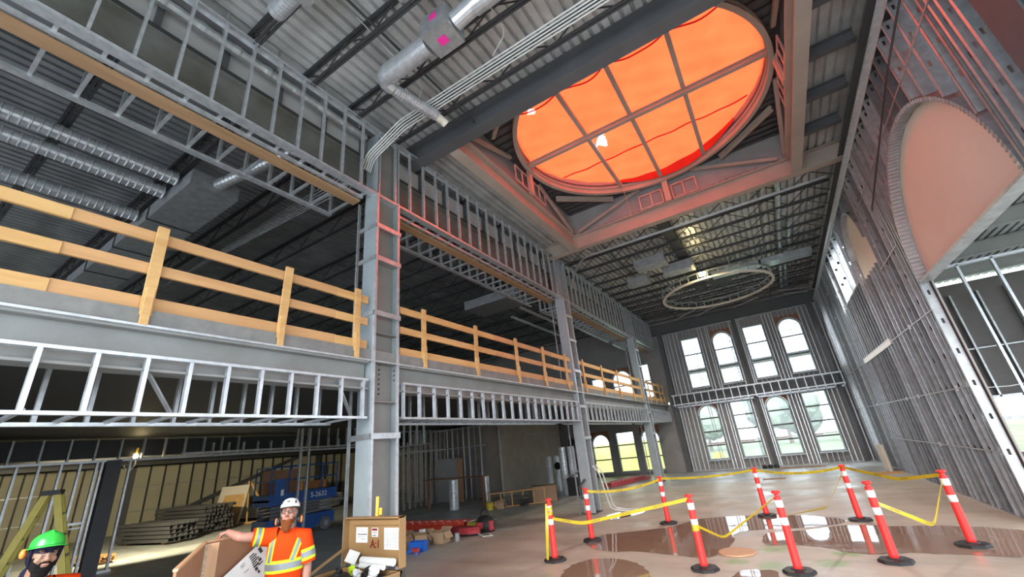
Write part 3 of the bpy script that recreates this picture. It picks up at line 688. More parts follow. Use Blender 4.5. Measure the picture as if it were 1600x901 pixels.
for y, z in ((12.06, 2.33), (15.08, 2.33), (21.14, 2.34), (15.05, 1.16), (20.9, 1.16), (19.67, 3.84), (13.2, 3.85), (16.4, 2.33), (17.9, 3.85), (24, 3.85), (23.2, 5.0), (22.6, 6.1)):
    a = MB(); a.box(XR-.012, XR-.002, y-.05, y+.05, z-.05, z+.05); build('clip', a, 'white', wr)
for k in range(40):
    y = 6.0+k*.406; z = 7.25 if k % 2 else 7.4
    if y < 13: a = MB(); a.box(XR+.09, XR+.13, y-.006, y+.002, z-.06, z+.02); build('clip', a, 'galv', wr)
a = MB(); a.box(XR-.02, XR+.14, 15.4, 20.2, 3.80, 3.94); build('transom_channel', a, 'paper', wr)
a = MB(); a.box(XR-.03, XR+.02, 15.4, 20.2, 3.78, 3.80); a.box(XR-.03, XR+.02, 15.4, 20.2, 3.94, 3.96); build('transom_flange', a, 'galv', wr)
# arch linings and gypsum panels
def arch_panel(yc, r, zs, zbot, xg, ribs):
    n = 48; a = MB(); pts = [(yc-r*math.cos(PI*k/n), zs+r*math.sin(PI*k/n)) for k in range(n+1)]
    a.ext(([(yc+r, zbot), (yc-r, zbot)] if zbot < zs-.01 else [])+pts, (xg, 0, 0), (xg+.03, 0, 0), (0, 1, 0), (0, 0, 1)); build('gypsum_panel', a, 'gyp', wr)
    a = MB(); vs = []
    for k in range(n+1):
        c, s = -math.cos(PI*k/n), math.sin(PI*k/n)
        for rr, x in ((r, xg), (r, XR-.01), (r+.05, XR-.01)): vs.append((x, yc+rr*c, zs+rr*s))
    a.add(vs, [f for k in range(n) for f in ((3*k, 3*k+1, 3*k+4, 3*k+3), (3*k+1, 3*k+2, 3*k+5, 3*k+4))]); build('arch_track', a, 'galv', wr)
    a = MB()
    for k in range(ribs):
        t = PI*(k+.5)/ribs; c, s = -math.cos(t), math.sin(t); tg = Vector((0, s, -c))
        a.bar((XR-.015, yc+(r-.012)*c, zs+(r-.012)*s), (xg-.02, yc+(r-.012)*c, zs+(r-.012)*s), .03, .014, up=(0, c, s))
        a.bar((XR-.016, yc+(r+.0)*c, zs+r*s), (XR-.016, yc+(r+.06)*c, zs+(r+.06)*s), .03, .01, up=(1, 0, 0))
    build('arch_track_tabs', a, 'galv_dull', wr)
arch_panel(AY, AR, AZ, AZ, XR+.17, 84)
arch_panel(14.75, 1.13, 6.45, 5.78, XR+.14, 46)
arch_panel(22.6, 1.0, 6.2, 5.0, XR+.14, 40)
a = MB(); a.box(XR-.005, XR+.2, AY-AR, AY+AR, AZ-.05, AZ); build('panel_track', a, 'galv_dull', wr)
a = MB()
for k in range(4):
    b_ = rstud(16.5+k*.85, 5.9, 7.95, .2); build('opening_stud', b_, 'galv', wr)
a.box(XR-.005, XR+.18, 16.15, 19.75, 5.86, 5.9); build('opening_sill', a, 'galv', wr)
a = MB(); p0, p1 = Vector((XR-.03, 5.2, 7.6)), Vector((XR-.03, 11.2, 7.1))
for k in range(2): a.tube([Vector((XR-.03, 4.2, 7.9+.04*k)), Vector((XR-.03, 8.1, 7.35+.04*k)), Vector((XR-.03, 11.9, 6.45+.04*k))], .008, 5)
single('sagging_cable', 'thin dark cable strung diagonally across the studs above the big arch', 'cable', a, 'dark')
ct = thing('steel_column', 'dark steel column beside the near side of the big arch', 'column', (3.4, 5.55, 0))
for nmx, bx in (('flange', (3.12, 3.14, 5.3, 5.8)), ('web', (3.14, 3.44, 5.54, 5.56)), ('flange', (3.44, 3.46, 5.3, 5.8))):
    a = MB(); a.box(*bx, 0, 8.1); build(nmx, a, 'primer_dark', ct)
a = MB(); a.box(XR+.01, XR+.15, 5.08, 5.14, 0, 8.0); a.box(XR+.01, XR+.15, 4.6, 4.64, 0, 8.0)
build('stud', a, 'galv_dull', wr)
# side bay behind the arch
pt = thing('stud_partition', 'stud partition in the side bay seen under the big arch panel', 'stud frame', (5, 14, 0))
a = MB(); a.box(3.45, 7.5, 13.95, 14.07, 5.22, 5.28); build('top_track', a, 'galv', pt)
for x in (3.52, 3.62, 4.0, 4.6, 5.22, 5.85, 6.0, 6.5, 7.1): a = MB(); a.ext(CH(.1, .05, .005), (x, 14.0, 0), (x, 14.0, 5.25), (0, 1, 0), (1, 0, 0)); build('stud', a, 'galv', pt)
a = MB(); a.box(3.45, 7.5, 13.95, 14.07, 0, .03); build('sole_track', a, 'galv', pt)
a = MB(); holed(a, 3.4, 10, 0, 6.0, 20, .08, [(5.6, 7.4, .5, 2.1, False), (7.9, 9.7, .5, 2.1, False)]); ws = struct('wall_side_bay', a, 'sheath_dark', 'brown sheathed wall at the back of the side bay', 'wall')
for k in range(9): a = MB(); a.box(3.9+k*.7, 3.95+k*.7, 19.85, 19.99, 2.15, 5.6); build('stud', a, 'galv_dull', ws)
a = MB(); a.box(3.4, 10, 19.85, 19.99, 2.1, 2.2); a.box(3.4, 10, 19.88, 19.99, 3.7, 3.74); a.box(3.4, 10, 19.9, 20, 1.45, 1.55); build('girt', a, 'galv_dull', ws)
for i, y in enumerate((11.2, 13.3, 15.6, 17.9)): beam(f'grey beam under the low side-bay deck, {ORD[i]} of four', (3.4, y, 5.95), (11, y, 5.95), .36, .16, 'primer', .016, .012, group='side bay beams')
a = MB(); a.tube([(3.6, 13.8, 2.35), (4.4, 13.8, 2.3), (5.4, 13.8, 2.4), (7, 13.8, 2.55)], .01, 6); a.tube([(3.7, 13.8, 2.3), (4.3, 13.8, 2.0), (5, 13.8, 1.5)], .01, 6); single('loose_cable', 'grey cable looping across the side bay studs', 'cable', a, 'cable')

# ------------------------------------------------------------------ lower left: walls, partitions, stored material
a = MB(); a.box(-30.6, -30.5, -3, YF, 0, 9.1); wlf = struct('wall_left', a, 'sheath_beige', 'distant beige sheathed wall under the mezzanine', 'wall')
for k in range(44): a = MB(); a.box(-30.5, -30.38, -2.6+k*.68, -2.55+k*.68, 0, 3.6); build('stud', a, 'joist', wlf)
for y in (4.0, 9.5, 20.5): a = MB(); a.box(-30.5, -30.2, y-.13, y+.13, 0, 3.6); build('column', a, 'primer_dark', wlf)
a = MB(); a.box(-30.5, -30.3, -3, YF, 3.2, 3.65); a.bar((-30.3, 12.5, .9), (-30.3, 19.5, 3.4), .05, .22); build('brace_beam', a, 'primer_dark', wlf)
for z in (1.0, 2.2): a = MB(); a.box(-30.5, -30.46, -3, YF, z-.02, z+.02); build('girt', a, 'galv_dull', wlf)
a = MB(); holed(a, -31, -6.3, 0, 9.24, -3.05, .1, [(-28, -8.2, 5.2, 6.6, False)]); holed(a, -6.3, 12, 0, 9.3, -3.05, .1, [(-5.6, 3.2, .2, 6.0, False), (4.2, 11, .3, 4.5, False)]); struct('wall_back', a, 'sheath_dark', 'unseen dark wall behind the camera, with openings added to let light in', 'wall')  # out of view; openings sized for the light on floor and mezzanine deck
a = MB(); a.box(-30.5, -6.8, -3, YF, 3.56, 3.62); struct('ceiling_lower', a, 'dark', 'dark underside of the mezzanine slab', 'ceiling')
for i, (x, m) in enumerate(((-21.5, 'joist'), (-26, 'joist'))):
    beam(f'dark beam under the mezzanine slab, {ORD[i]} one behind the soffit', (x, -2.9, 3.3), (x, 26.9, 3.3), .42, .2, m, .016, .012, group='beams under the mezzanine')
beam('dark header beam running behind the low stud partition', (-17.35, -2.9, 3.25), (-17.35, 17, 3.25), .5, .2, 'joist', .016, .012)
# partition wall A with the dark column, x = -17
pa = thing('stud_partition', 'galvanized stud partition with dark post at the far left behind the yellow stepladder', 'stud frame', (-17, 4, 0))
for z, s in ((2.92, -1), (0, 1)):
    for y0, y1 in (((1.0, 14.5),) if z else ((1.0, 5.3), (14.2, 14.5))):
        a = MB(); a.ext(CH(.14, .06, .005), (-17, y0, z), (-17, y1, z), (1, 0, 0), (0, 0, s)); build('track', a, 'galv', pa)
for y in (1.3, 1.75, 2.1, 2.5, 2.9, 3.3, 3.72, 4.1, 4.45, 4.56, 5.2): a = MB(); a.ext(CH(.1, .05, .005), (-17, y, 0), (-17, y, 2.92), (1, 0, 0), (0, 1, 0)); build('stud', a, 'galv', pa)
for k in range(13): a = MB(); a.ext(CH(.1, .045, .005), (-17, 1.6+k*.55, 2.92), (-17, 1.6+k*.55, 3.5), (1, 0, 0), (0, 1, 0)); build('cripple_stud', a, 'galv_dull', pa)
for k in range(14): a = MB(); a.ext(CH(.1, .045, .005), (-17, 7.4+k*.5, 2.95), (-17, 7.4+k*.5, 3.3), (1, 0, 0), (0, 1, 0)); build('cripple_stud', a, 'galv', pa)
a = MB(); a.box(-17.1, -16.9, 4.66, 5.0, 0, 2.9); build('post', a, 'primer_dark', pa)
a = MB(); a.box(-17.02, -16.98, 4.1, 4.5, 1.3, 1.36); a.box(-17.02, -16.98, 4.1, 4.5, 1.2, 1.23); build('blocking', a, 'galv', pa)
pb = thing('stud_partition', 'second stud partition on the far left edge in front of the dark room', 'stud frame', (-14, 1, 0))
for y in (.55, .8, .98, 1.22, 1.42): a = MB(); a.ext(CH(.1, .05, .005), (-14.2, y, 0), (-14.2, y, 3.4), (1, 0, 0), (0, 1, 0)); build('stud', a, 'galv', pb)
a = MB(); a.box(-14.26, -14.14, .4, 1.6, 0, .04); a.box(-14.26, -14.14, .4, 1.6, 3.36, 3.42); a.tube([(-14.15, .3, 2.2), (-14.15, 1.6, 2.2)], .02, 6); build('track', a, 'galv', pb)
# light posts right of partition, near the lift
lp = thing('stud_partition', 'pair of bare stud posts standing in front of the blue scissor lift', 'stud frame', (-14.6, 9.9, 0))
for y in (9.15, 9.45): a = MB(); a.ext(CH(.09, .05, .005), (-14.6, y, 0), (-14.6, y, 3.5), (1, 0, 0), (0, 1, 0)); build('stud', a, 'galv', lp)
a = MB(); a.ext(CH(.1, .05, .005), (-14.6, 5.6, 2.88), (-14.6, 13, 2.88), (1, 0, 0), (0, 0, -1)); build('track', a, 'galv_dull', lp)
for k in range(11): a = MB(); a.ext(CH(.08, .04, .005), (-14.6, 9.0+k*.4, 2.88), (-14.6, 9.0+k*.4, 3.5), (1, 0, 0), (0, 1, 0)); build('cripple_stud', a, 'galv_dull', lp)
# stud room left of the brown wall
pr = thing('stud_partition', 'dense stud room with dark stair behind the first column', 'stud frame', (-14, 18, 0))
for k in range(20):
    x = -20.5+k*.37
    a = MB(); a.ext(CH(.1, .05, .005), (x, 18.2, 0), (x, 18.2, 3.5), (0, 1, 0), (1, 0, 0)); build('stud', a, 'galv' if k % 3 else 'galv_dull', pr)
for k in range(14):
    a = MB(); a.ext(CH(.1, .05, .005), (-15.8, 13.3+k*.37, 0), (-15.8, 13.3+k*.37, 3.5), (1, 0, 0), (0, 1, 0)); build('stud', a, 'galv', pr)
for z in (2.5, 3.45): a = MB(); a.ext(CH(.12, .05, .005), (-15.8, 13.2, z), (-15.8, 18.2, z), (1, 0, 0), (0, 0, -1)); a.ext(CH(.12, .05, .005), (-20.5, 18.2, z), (-13.2, 18.2, z), (0, 1, 0), (0, 0, -1)); build('track', a, 'galv', pr)
for k in range(12): a = MB(); a.ext(CH(.1, .05, .005), (-14.9+k*.38, 13.2+k*.0, 2.62), (-14.9+k*.38, 13.2, 3.5), (0, 1, 0), (1, 0, 0)); build('cripple_stud', a, 'galv', pr) if k < 7 else None
a = MB(); a.ext(CH(.12, .05, .005), (-15.4, 13.2, 2.62), (-12.2, 13.2, 2.62), (0, 1, 0), (0, 0, 1)); build('track', a, 'galv', pr)
a = MB(); a.box(-20.5, -13, 20.9, 21, 0, 3.5); struct('wall_room_back', a, 'sheath_dark', 'dark back wall of the stud room', 'wall')
stt = thing('staircase', 'dark stair stringer sloping down behind the studs', 'stair', (-18, 19.5, 0))
a = MB(); a.bar((-20.2, 19.3, 2.6), (-15.2, 19.3, 1.1), .06, .3); build('stringer', a, 'dark', stt)
a = MB()
for k in range(9): a.box(-20+k*.52, -19.7+k*.52, 19.32, 20.4, 2.55-k*.155, 2.6-k*.155)
build('treads', a, 'dark', stt)
a = MB(); a.bar((-20.2, 19.3, 3.5), (-15.2, 19.3, 2.0), .05, .05); a.tube([(-15.2, 19.3, 0), (-15.2, 19.3, 2.0)], .03, 6); build('handrail', a, 'hard_red', stt)
# brown masonry block
a = MB(); a.box(-16.2, -12.5, 18.5, 25.5, 0, 3.5); struct('wall_core', a, 'block', 'brown masonry wall beside the standing ducts', 'wall')
a = MB(); a.box(-12.49, -12.44, 18.4, 18.55, 0, 3.5); a.box(-12.49, -12.46, 20.9, 26.0, 2.86, 2.9); struct('trim_1', a, 'galv_dull', 'pale trim strips on the brown masonry wall', 'trim')
a = MB(); a.box(-16.0, -14.5, 17.55, 17.6, 0, 2.0); struct('wall_drywall', a, 'board', 'pale drywall sheet standing at the corner of the brown wall', 'wall')
a = MB(); a.box(-14.45, -14.15, 17.5, 17.54, 0, 1.95); single('plywood_sheet', 'narrow brown plywood sheet beside the pale drywall', 'sheet', a, 'ply_light')
tb = thing('work_table', 'long thin board carried on two upright silver ducts', 'table', (-13, 15.5, 0))
a = MB(); a.box(-14.6, -11.2, 15.2, 15.6, 1.16, 1.2); build('board', a, 'ply', tb)
a = MB(); a.box(-14.5, -14.4, 15.35, 15.45, 0, 1.16); a.box(-11.4, -11.3, 15.35, 15.45, 0, 1.16); build('leg', a, 'ply', tb)

def stand_duct(x, y, r, h, label):
    a = MB(); spiral(a, (x, y, 0), (x, y, h), r, .16, .008, 14); return single('spiral_duct', label, 'duct', a, 'duct_bright', 'upright spiral ducts')
stand_duct(-12.65, 15.0, .2, 1.15, 'short upright silver duct under the left part of the long board')
stand_duct(-11.9, 16.3, .16, 1.15, 'short upright silver duct under the right end of the long board')
stand_duct(-10.6, 20.0, .17, 1.62, 'shortest upright silver duct against the brown wall')
stand_duct(-10.25, 20.2, .17, 1.62, 'upright silver duct right of the shortest one, with a black end cap beside it')
stand_duct(-9.1, 18.6, .17, 2.0, 'upright silver duct left of the tallest pair')
stand_duct(-8.75, 18.8, .17, 2.0, 'upright silver duct leaning close to the tallest pair')
stand_duct(-9.35, 21.3, .2, 2.95, 'tallest upright silver duct by the second column')
stand_duct(-9.0, 21.0, .2, 2.4, 'upright silver duct directly right of the tallest one')
for i, (x, y, z, l) in enumerate(((-9.95, 19.7, 1.15, 'black round duct cap leaning on the shortest silver duct'), (-9.6, 20.9, 2.2, 'black duct collar hanging on the tallest ducts, upper'), (-9.6, 20.85, 1.95, 'black duct collar hanging on the tallest ducts, lower'))):
    a = MB(); a.lathe([(.1, 0), (.17, 0), (.17, .08), (.1, .08), (.1, 0)], n=12); a.xf(Matrix.Translation((x, y, z)) @ Matrix.Rotation(PI/2.3, 4, 'X')); single('duct_collar', l, 'duct collar', a, 'black')
a = MB(); a.box(-8.75, -8.25, 18.0, 18.4, 0, .7); single('bin', 'black waste bin standing by the silver ducts', 'bin', a, 'black')
a = MB(); a.add([(-8.7, 18.0, .72), (-8.1, 18.0, .95), (-8.1, 18.5, .95), (-8.7, 18.5, .72), (-8.7, 18.0, .76), (-8.1, 18.0, 1.0), (-8.1, 18.5, 1.0), (-8.7, 18.5, .76)], [(0, 1, 2, 3), (4, 5, 6, 7), (0, 1, 5, 4), (1, 2, 6, 5), (2, 3, 7, 6), (3, 0, 4, 7)]); single('sheet_metal_panel', 'bent grey sheet metal lying on the black waste bin', 'sheet', a, 'galv')
sf = thing('crate', 'open wooden pallet frame tipped on its side before the brown wall', 'pallet', (-9.8, 15.6, 0))
d = Vector((1.85, 1.5, 0)).normalized(); nrm = Vector((-d.y, d.x, 0)); p0 = Vector((-10.75, 14.9, 0))
for k in range(6): a = MB(); a.bar(p0+d*(.02+k*.44)+Vector((0, 0, .02)), p0+d*(.02+k*.44)+Vector((0, 0, .56)), .04, .3, up=nrm); build('slat', a, 'lumber', sf)
for z in (.03, .54): a = MB(); a.bar(p0+Vector((0, 0, z)), p0+d*2.26+Vector((0, 0, z)), .32, .04); build('rail', a, 'lumber2', sf)
def carton(x, y, w, dd, h, label, rot=0, m='kraft', flaps=True, name='cardboard_box'):
    t = thing(name, label, 'box', (x, y, 0)); R_ = Matrix.Translation((x, y, 0)) @ Matrix.Rotation(rot, 4, 'Z')
    a = MB(); th = .012
    for bx in ((-w/2, w/2, -dd/2, -dd/2+th), (-w/2, w/2, dd/2-th, dd/2), (-w/2, -w/2+th, -dd/2, dd/2), (w/2-th, w/2, -dd/2, dd/2)): a.box(*bx, 0.002, h)
    a.box(-w/2, w/2, -dd/2, dd/2, .002, .015); a.xf(R_); build('body', a, m, t)
    if flaps:
        for s in (-1, 1):
            a = MB(); a.bar((s*w/2, 0, h), (s*(w/2+.1), 0, h-.14), dd, .008, up=(1, 0, 1)); a.xf(R_); build('flap', a, m, t)
            a = MB(); a.bar((0, s*dd/2, h), (0, s*(dd/2+.11), h+.08), w, .008, up=(0, 1, 1)); a.xf(R_); build('flap', a, m, t)
    else: a = MB(); a.box(-w/2, w/2, -dd/2, dd/2, h, h+.01); a.xf(R_); build('lid', a, m, t)
    return t
carton(-9.1, 16.5, 1.0, .7, .6, 'large closed brown carton beside the wooden pallet frame', .5, 'kraft_dark', False)
carton(-10.2, 14.9, .28, .22, .22, 'small brown carton lying in front of the pallet frame', .4, 'kraft')
a = MB(); a.lathe([(.0, .0), (.15, 0), (.15, .24), (.13, .26), (0, .26)], (-10.6, 14.7, 0), 14); single('paint_pail', 'pale pail in front of the left end of the pallet frame', 'pail', a, 'tape')
a = MB(); a.box(-9.7, -9.3, 15.5, 15.75, .1, .2); a.tube([(-9.6, 15.6, .2), (-9.6, 15.6, .34), (-9.35, 15.6, .34), (-9.35, 15.6, .2)], .02, 6); a.lathe([(0, 0), (.09, 0), (.09, .08), (0, .08)], (-9.4, 15.45, .02), 10); a.lathe([(0, 0), (.07, 0), (.07, .1), (0, .1)], (-9.6, 15.45, 0.0), 10); single('power_tool', 'dark power saw on the floor at the right part of the pallet frame', 'tool', a, 'dark')

# scissor lift
def scissor_lift():
    x0, x1, y0, y1 = -16.5, -15.5, 8.75, 11.35
    t = thing('scissor_lift', 'blue scissor lift parked behind the bearded worker', 'scissor lift', (-16, 10, 0))
    a = MB(); a.box(x0+.05, x1-.05, y0, y1, .22, .62); a.box(x0+.02, x1, y0+.75, y1-.75, .15, .6); build('chassis', a, 'blue', t)
    for y in (y0+.38, y1-.38):
        for x in (x0+.06, x1-.06):
            a = MB(); a.lathe([(0, -.07), (.2, -.07), (.23, -.04), (.23, .04), (.2, .07), (0, .07)], n=20); a.xf(Matrix.Translation((x, y, .23)) @ Matrix.Rotation(PI/2, 4, 'Y')); w_ = build('wheel', a, 'stain', t)
            a = MB(); a.lathe([(0, -.08), (.1, -.08), (.1, .08), (0, .08)], n=14); a.xf(Matrix.Translation((x, y, .23)) @ Matrix.Rotation(PI/2, 4, 'Y')); build('hub', a, 'galv_dull', w_)
    for k in range(5):
        z = .66+k*.11
        for x in (x0+.2, x1-.06): a = MB(); a.bar((x, y0+.1, z), (x, y1-.15, z+.05), .04, .085); build('scissor_arm', a, 'stain', t)
    a = MB(); a.box(x0, x1, y0-.02, y1, 1.2, 1.26); build('platform', a, 'blue', t)
    a = MB(); a.box(x1-.02, x1+.01, y0, y1, 1.06, 1.42); a.box(x0, x0+.03, y0, y1, 1.06, 1.42); a.box(x0, x1, y0-.02, y0+.01, 1.06, 1.42); a.box(x0, x1, y1-.01, y1+.02, 1.06, 1.42); build('toe_panel', a, 'blue', t)
    text_mesh('S-2632', .24, Matrix(((0, 0, 1, x1+.012), (1, 0, 0, y1-.75), (0, 1, 0, 1.24), (0, 0, 0, 1))), 'white', 'lettering', t)
    for x in (x0+.02, x1-.02):
        for z in (1.85, 2.3): a = MB(); a.tube([(x, y0, z), (x, y1, z)], .022, 6); build('rail', a, 'blue', t)
        for y in (y0, y0+.65, y0+1.3, y0+1.95, y1): a = MB(); a.tube([(x, y, 1.3), (x, y, 2.3)], .025, 6); build('rail_post', a, 'blue', t)
    for y in (y0, y1):
        for z in (1.85, 2.3): a = MB(); a.tube([(x0, y, z), (x1, y, z)], .022, 6); build('rail', a, 'blue', t)
    a = MB(); a.box(x0+.1, x0+.5, y1-.3, y1-.05, 1.9, 2.25); build('control_box', a, 'dark', t)
    a = MB(); a.box(x1+.0, x1+.03, y0+.12, y0+.55, 1.3, 1.9); build('gate_panel', a, 'blue', t)
    a = MB(); a.box(x1+.031, x1+.036, y0+.36, y0+.46, 1.36, 1.55); build('label_plate', a, 'paper', t)
    return t
scissor_lift()
a = MB(); a.box(-16.35, -16.31, 8.9, 10.2, 1.27, 2.2); single('plywood_sheet', 'dark brown plywood sheet standing on the blue lift platform', 'sheet', a, 'ply')
# silver wrapped duct stack left of the column
for k in range(5):
    a = MB(); a.lathe([(0, 0), (.40, .01), (.42, .04), (.42, .24), (.40, .27), (0, .28)], (-14.2+.02*(k % 2), 11.75, k*.285), 18)
    single('duct_section', f'silver duct section stacked left of the first column, {("lowest", "second from below", "middle", "second from top", "topmost")[k]}', 'duct', a, 'duct_bright', 'stacked duct sections', smooth=False)
# stored framing material
def bundle(x, y, L, n, m, w, h, rot, label, mt):
    t = thing('stud_bundle', label, 'stud bundle', (x, y, 0)); R_ = Matrix.Translation((x, y, 0)) @ Matrix.Rotation(rot, 4, 'Z')
    for i in range(n):
        for j in range(m):
            a = MB(); o = random.uniform(-.12, .12); a.ext(CH(w-.012, h*.8, .008), (-L/2+o, (i-n/2)*w, .08+j*h), (L/2+o, (i-n/2)*w, .08+j*h), (0, 1, 0), (0, 0, 1)); a.xf(R_); build('stud', a, mt, t)
    for k in (-.35, .35): a = MB(); a.box(L*k-.05, L*k+.05, -n*w/2, n*w/2, 0, .075); a.xf(R_); build('bearer', a, 'lumber2', t)
bundle(-22.6, 8.4, 3.4, 5, 5, .2, .14, .15, 'low dark bundle of metal studs on the floor, nearest of the stored piles', 'primer_dark')
bundle(-24.2, 10.3, 3.6, 7, 7, .18, .15, .15, 'tall dark bundle of metal studs behind the nearest pile', 'primer_dark')
bundle(-26.0, 14.0, 3.4, 7, 4, .18, .12, .2, 'pale green-grey bundle of studs, left of the wooden crate', 'galv')
bundle(-25.2, 17.0, 3.2, 7, 5, .18, .14, .2, 'pale bundle of studs farthest back beside the lift', 'galv')
bundle(-19.6, 5.6, 1.6, 4, 3, .1, .06, .3, 'short lumber pile behind the yellow stepladder', 'lumber2')
ap = thing('plywood_stand', 'pale plywood sheets leaning on a wooden A-frame among the stored studs', 'sheet stack', (-23.8, 11.6, 0))
for k in range(3): a = MB(); a.add([(-25.2+k*.3, 11.4-.05*k, .05), (-23.6, 11.9-.05*k, .05), (-23.75, 12.3-.05*k, 1.75-.2*k), (-25.35+k*.3, 11.8-.05*k, 1.75-.2*k), (-25.2+k*.3, 11.44-.05*k, .05), (-23.6, 11.94-.05*k, .05), (-23.75, 12.34-.05*k, 1.75-.2*k), (-25.35+k*.3, 11.84-.05*k, 1.75-.2*k)], [(0, 1, 2, 3), (4, 5, 6, 7), (0, 1, 5, 4), (1, 2, 6, 5), (2, 3, 7, 6), (3, 0, 4, 7)]); build('sheet', a, 'gyp' if k < 2 else 'lumber', ap)
for s in (0, .5): a = MB(); a.bar((-23.4, 12.2, .02), (-24.0, 12.4, 1.9), .06, .1); a.bar((-22.6, 12.9, .02), (-23.9, 12.5, 1.8), .06, .1); a.bar((-24, 11.8, .05), (-22.2, 13.1, .05), .1, .08); 
build('frame', a, 'lumber', ap)
cr = thing('crate', 'long dark wooden crate in front of the beige wall', 'crate', (-27.5, 17.8, 0))
a = MB(); a.box(-28.4, -27.8, 15.8, 19.6, .5, 1.5); build('body', a, 'ply', cr)
for y in (16.0, 17.7, 19.4): a = MB(); a.box(-27.8, -27.72, y-.06, y+.06, .3, 1.5); build('batten', a, 'ply_light', cr)
a = MB(); a.box(-28.4, -27.72, 15.8, 19.6, .26, .34); a.box(-28.4, -28.2, 15.9, 16.1, 0, .26); a.box(-28.4, -28.2, 19.3, 19.5, 0, .26); a.box(-27.9, -27.75, 15.9, 16.1, 0, .26); a.box(-27.9, -27.75, 19.3, 19.5, 0, .26); build('skid', a, 'ply_light', cr)
wl_ = thing('work_light', 'lit bare work light hanging at the partition track on the left', 'lamp', (-16.85, 5.32, 2.7))
a = MB(); a.ell((-17.35, 5.43, 3.0), (.06, .06, .08)); build('bulb', a, 'lamp', wl_)
a = MB(); a.tube([(-17.35, 5.43, 3.07), (-17.3, 5.43, 3.25)], .03, 6); build('socket', a, 'yellow', wl_)
a = MB(); a.tube([(-17.35, 5.45, 3.0), (-17.2, 5.42, 2.75), (-17.2, 5.3, 2.55), (-17.2, 5.2, 2.6), (-17.2, 5.15, 2.75)], .018, 6); build('cord', a, 'cable', wl_)
# stepladder
ld = thing('stepladder', 'yellow fibreglass stepladder behind the worker in the green helmet', 'ladder', (-10, 2.3, 0))
tx, ty = -10.0, 2.2
for s, nm2 in ((1, 'front'), (-1, 'back')):
    for dx_ in (-1, 1):
        dirv = Vector((.36, .93, 0)); side = Vector((.93, -.36, 0))
        top = Vector((tx, ty, 2.08))+side*(dx_*.12)+dirv*(s*.06); bot = Vector((tx, ty, 0))+side*(dx_*.26)+dirv*(s*.62)
        a = MB(); a.bar(bot, top, .035, .085, up=dirv); build('rail', a, 'ladder_yel', ld)
for k in range(1, 7):
    f = k/7; dirv = Vector((.36, .93, 0)); side = Vector((.93, -.36, 0)); c = Vector((tx, ty, 2.08*f))+dirv*(.62+(.06-.62)*f)
    a = MB(); wdt = .26+(.12-.26)*f; a.bar(c-side*wdt, c+side*wdt, .08, .025); build('step', a, 'galv_dull', ld)
    c = Vector((tx, ty, 2.08*f))-dirv*(.62+(.06-.62)*f); a = MB(); a.bar(c-side*wdt, c+side*wdt, .03, .025); build('brace', a, 'galv_dull', ld)
a = MB(); a.bar(Vector((tx, ty, 2.1))-Vector((.93, -.36, 0))*.18, Vector((tx, ty, 2.1))+Vector((.93, -.36, 0))*.18, .2, .07); build('top_cap', a, 'black', ld)

# ------------------------------------------------------------------ ceiling services
def bend(pts, r=.12, n=5):
    pts = [Vector(p) for p in pts]; out = [pts[0]]
    for a_, b_, c_ in zip(pts, pts[1:], pts[2:]):
        u = (a_-b_); v = (c_-b_); ru = min(r, u.length*.45); rv = min(r, v.length*.45)
        p = b_+u.normalized()*ru; q = b_+v.normalized()*rv
        for k in range(n+1): t = k/n; out.append((1-t)**2*p+2*t*(1-t)*b_+t*t*q)
    return out+[pts[-1]]
for k in range(5):
    o = k*.062
    a = MB(); a.tube(bend([(3.0, 4.72+o, 8.62), (-5.05-o*.35, 4.72+o, 8.62), (-5.72, 4.46+o*.8, 7.92), (-5.78, 4.42+o*.8, 7.6)], .14), .015, 8)
    single('conduit', f'pale conduit bending into the header before the big roof beam, {("nearest", "second", "middle", "fourth", "farthest")[k]} of five', 'conduit', a, 'chrome', 'conduits before the skylight')
for k in range(3):
    o = k*.06
    a = MB(); a.tube(bend([(2.95, 13.6+o, 8.55), (-4.75, 13.6+o, 8.55), (-5.5, 14.3+o*.7, 8.3), (-5.8, 14.6+o*.6, 7.8)], .3), .013, 8)
    single('conduit', f'grey conduit crossing the ceiling just past the skylight, {("nearest", "middle", "farthest")[k]} of three', 'conduit', a, 'galv_dull', 'conduits past the skylight')
for i, (x, y0, w) in enumerate(((-2.3, 4.72, 'right'), (-4.25, 4.72, 'left'))):
    a = MB(); a.tube(bend([(x+.15, 2.9, 8.85), (x+.05, 4.55, 8.8), (x-.35, 4.7, 8.68)], .15), .009, 6); single('conduit', f'thin conduit dropping from the deck to the conduit bundle, {w} one of two', 'conduit', a, 'chrome', 'conduit drops')
du = thing('vent_duct', 'silver duct run with square box and pink stickers under the near roof deck', 'duct', (-3, 3.6, 8.3))
a = MB(); spiral(a, (-4.25, 3.68, 8.38), (-3.25, 3.68, 8.38), .165, .06, .008, 18); build('ribbed_duct', a, 'galv', du)
a = MB(); a.tube([(-4.22, 3.68, 8.38), (-4.32, 3.7, 8.38), (-4.37, 3.78, 8.36), (-4.36, 3.92, 8.34)], [.165, .155, .135, .115], 16); build('elbow', a, 'galv', du)
a = MB(); spiral(a, (-4.36, 3.92, 8.34), (-4.25, 4.95, 8.45), .10, .05, .008, 14); build('flexible_duct', a, 'galv', du)
a = MB(); a.tube([(-4.26, 4.9, 8.45), (-4.22, 5.12, 8.42), (-4.2, 5.2, 8.38)], [.09, .08, .085], 14); build('outlet_collar', a, 'gyp', du)
a = MB(); a.box(-3.2, -2.68, 3.42, 3.9, 8.22, 8.62); build('air_box', a, 'galv_dull', du)
a = MB(); a.box(-3.02, -2.86, 3.6, 3.74, 8.212, 8.218); build('sticker', a, 'pink', du); a = MB(); a.box(-3.0, -2.86, 3.412, 3.418, 8.42, 8.54); build('sticker', a, 'pink', du)
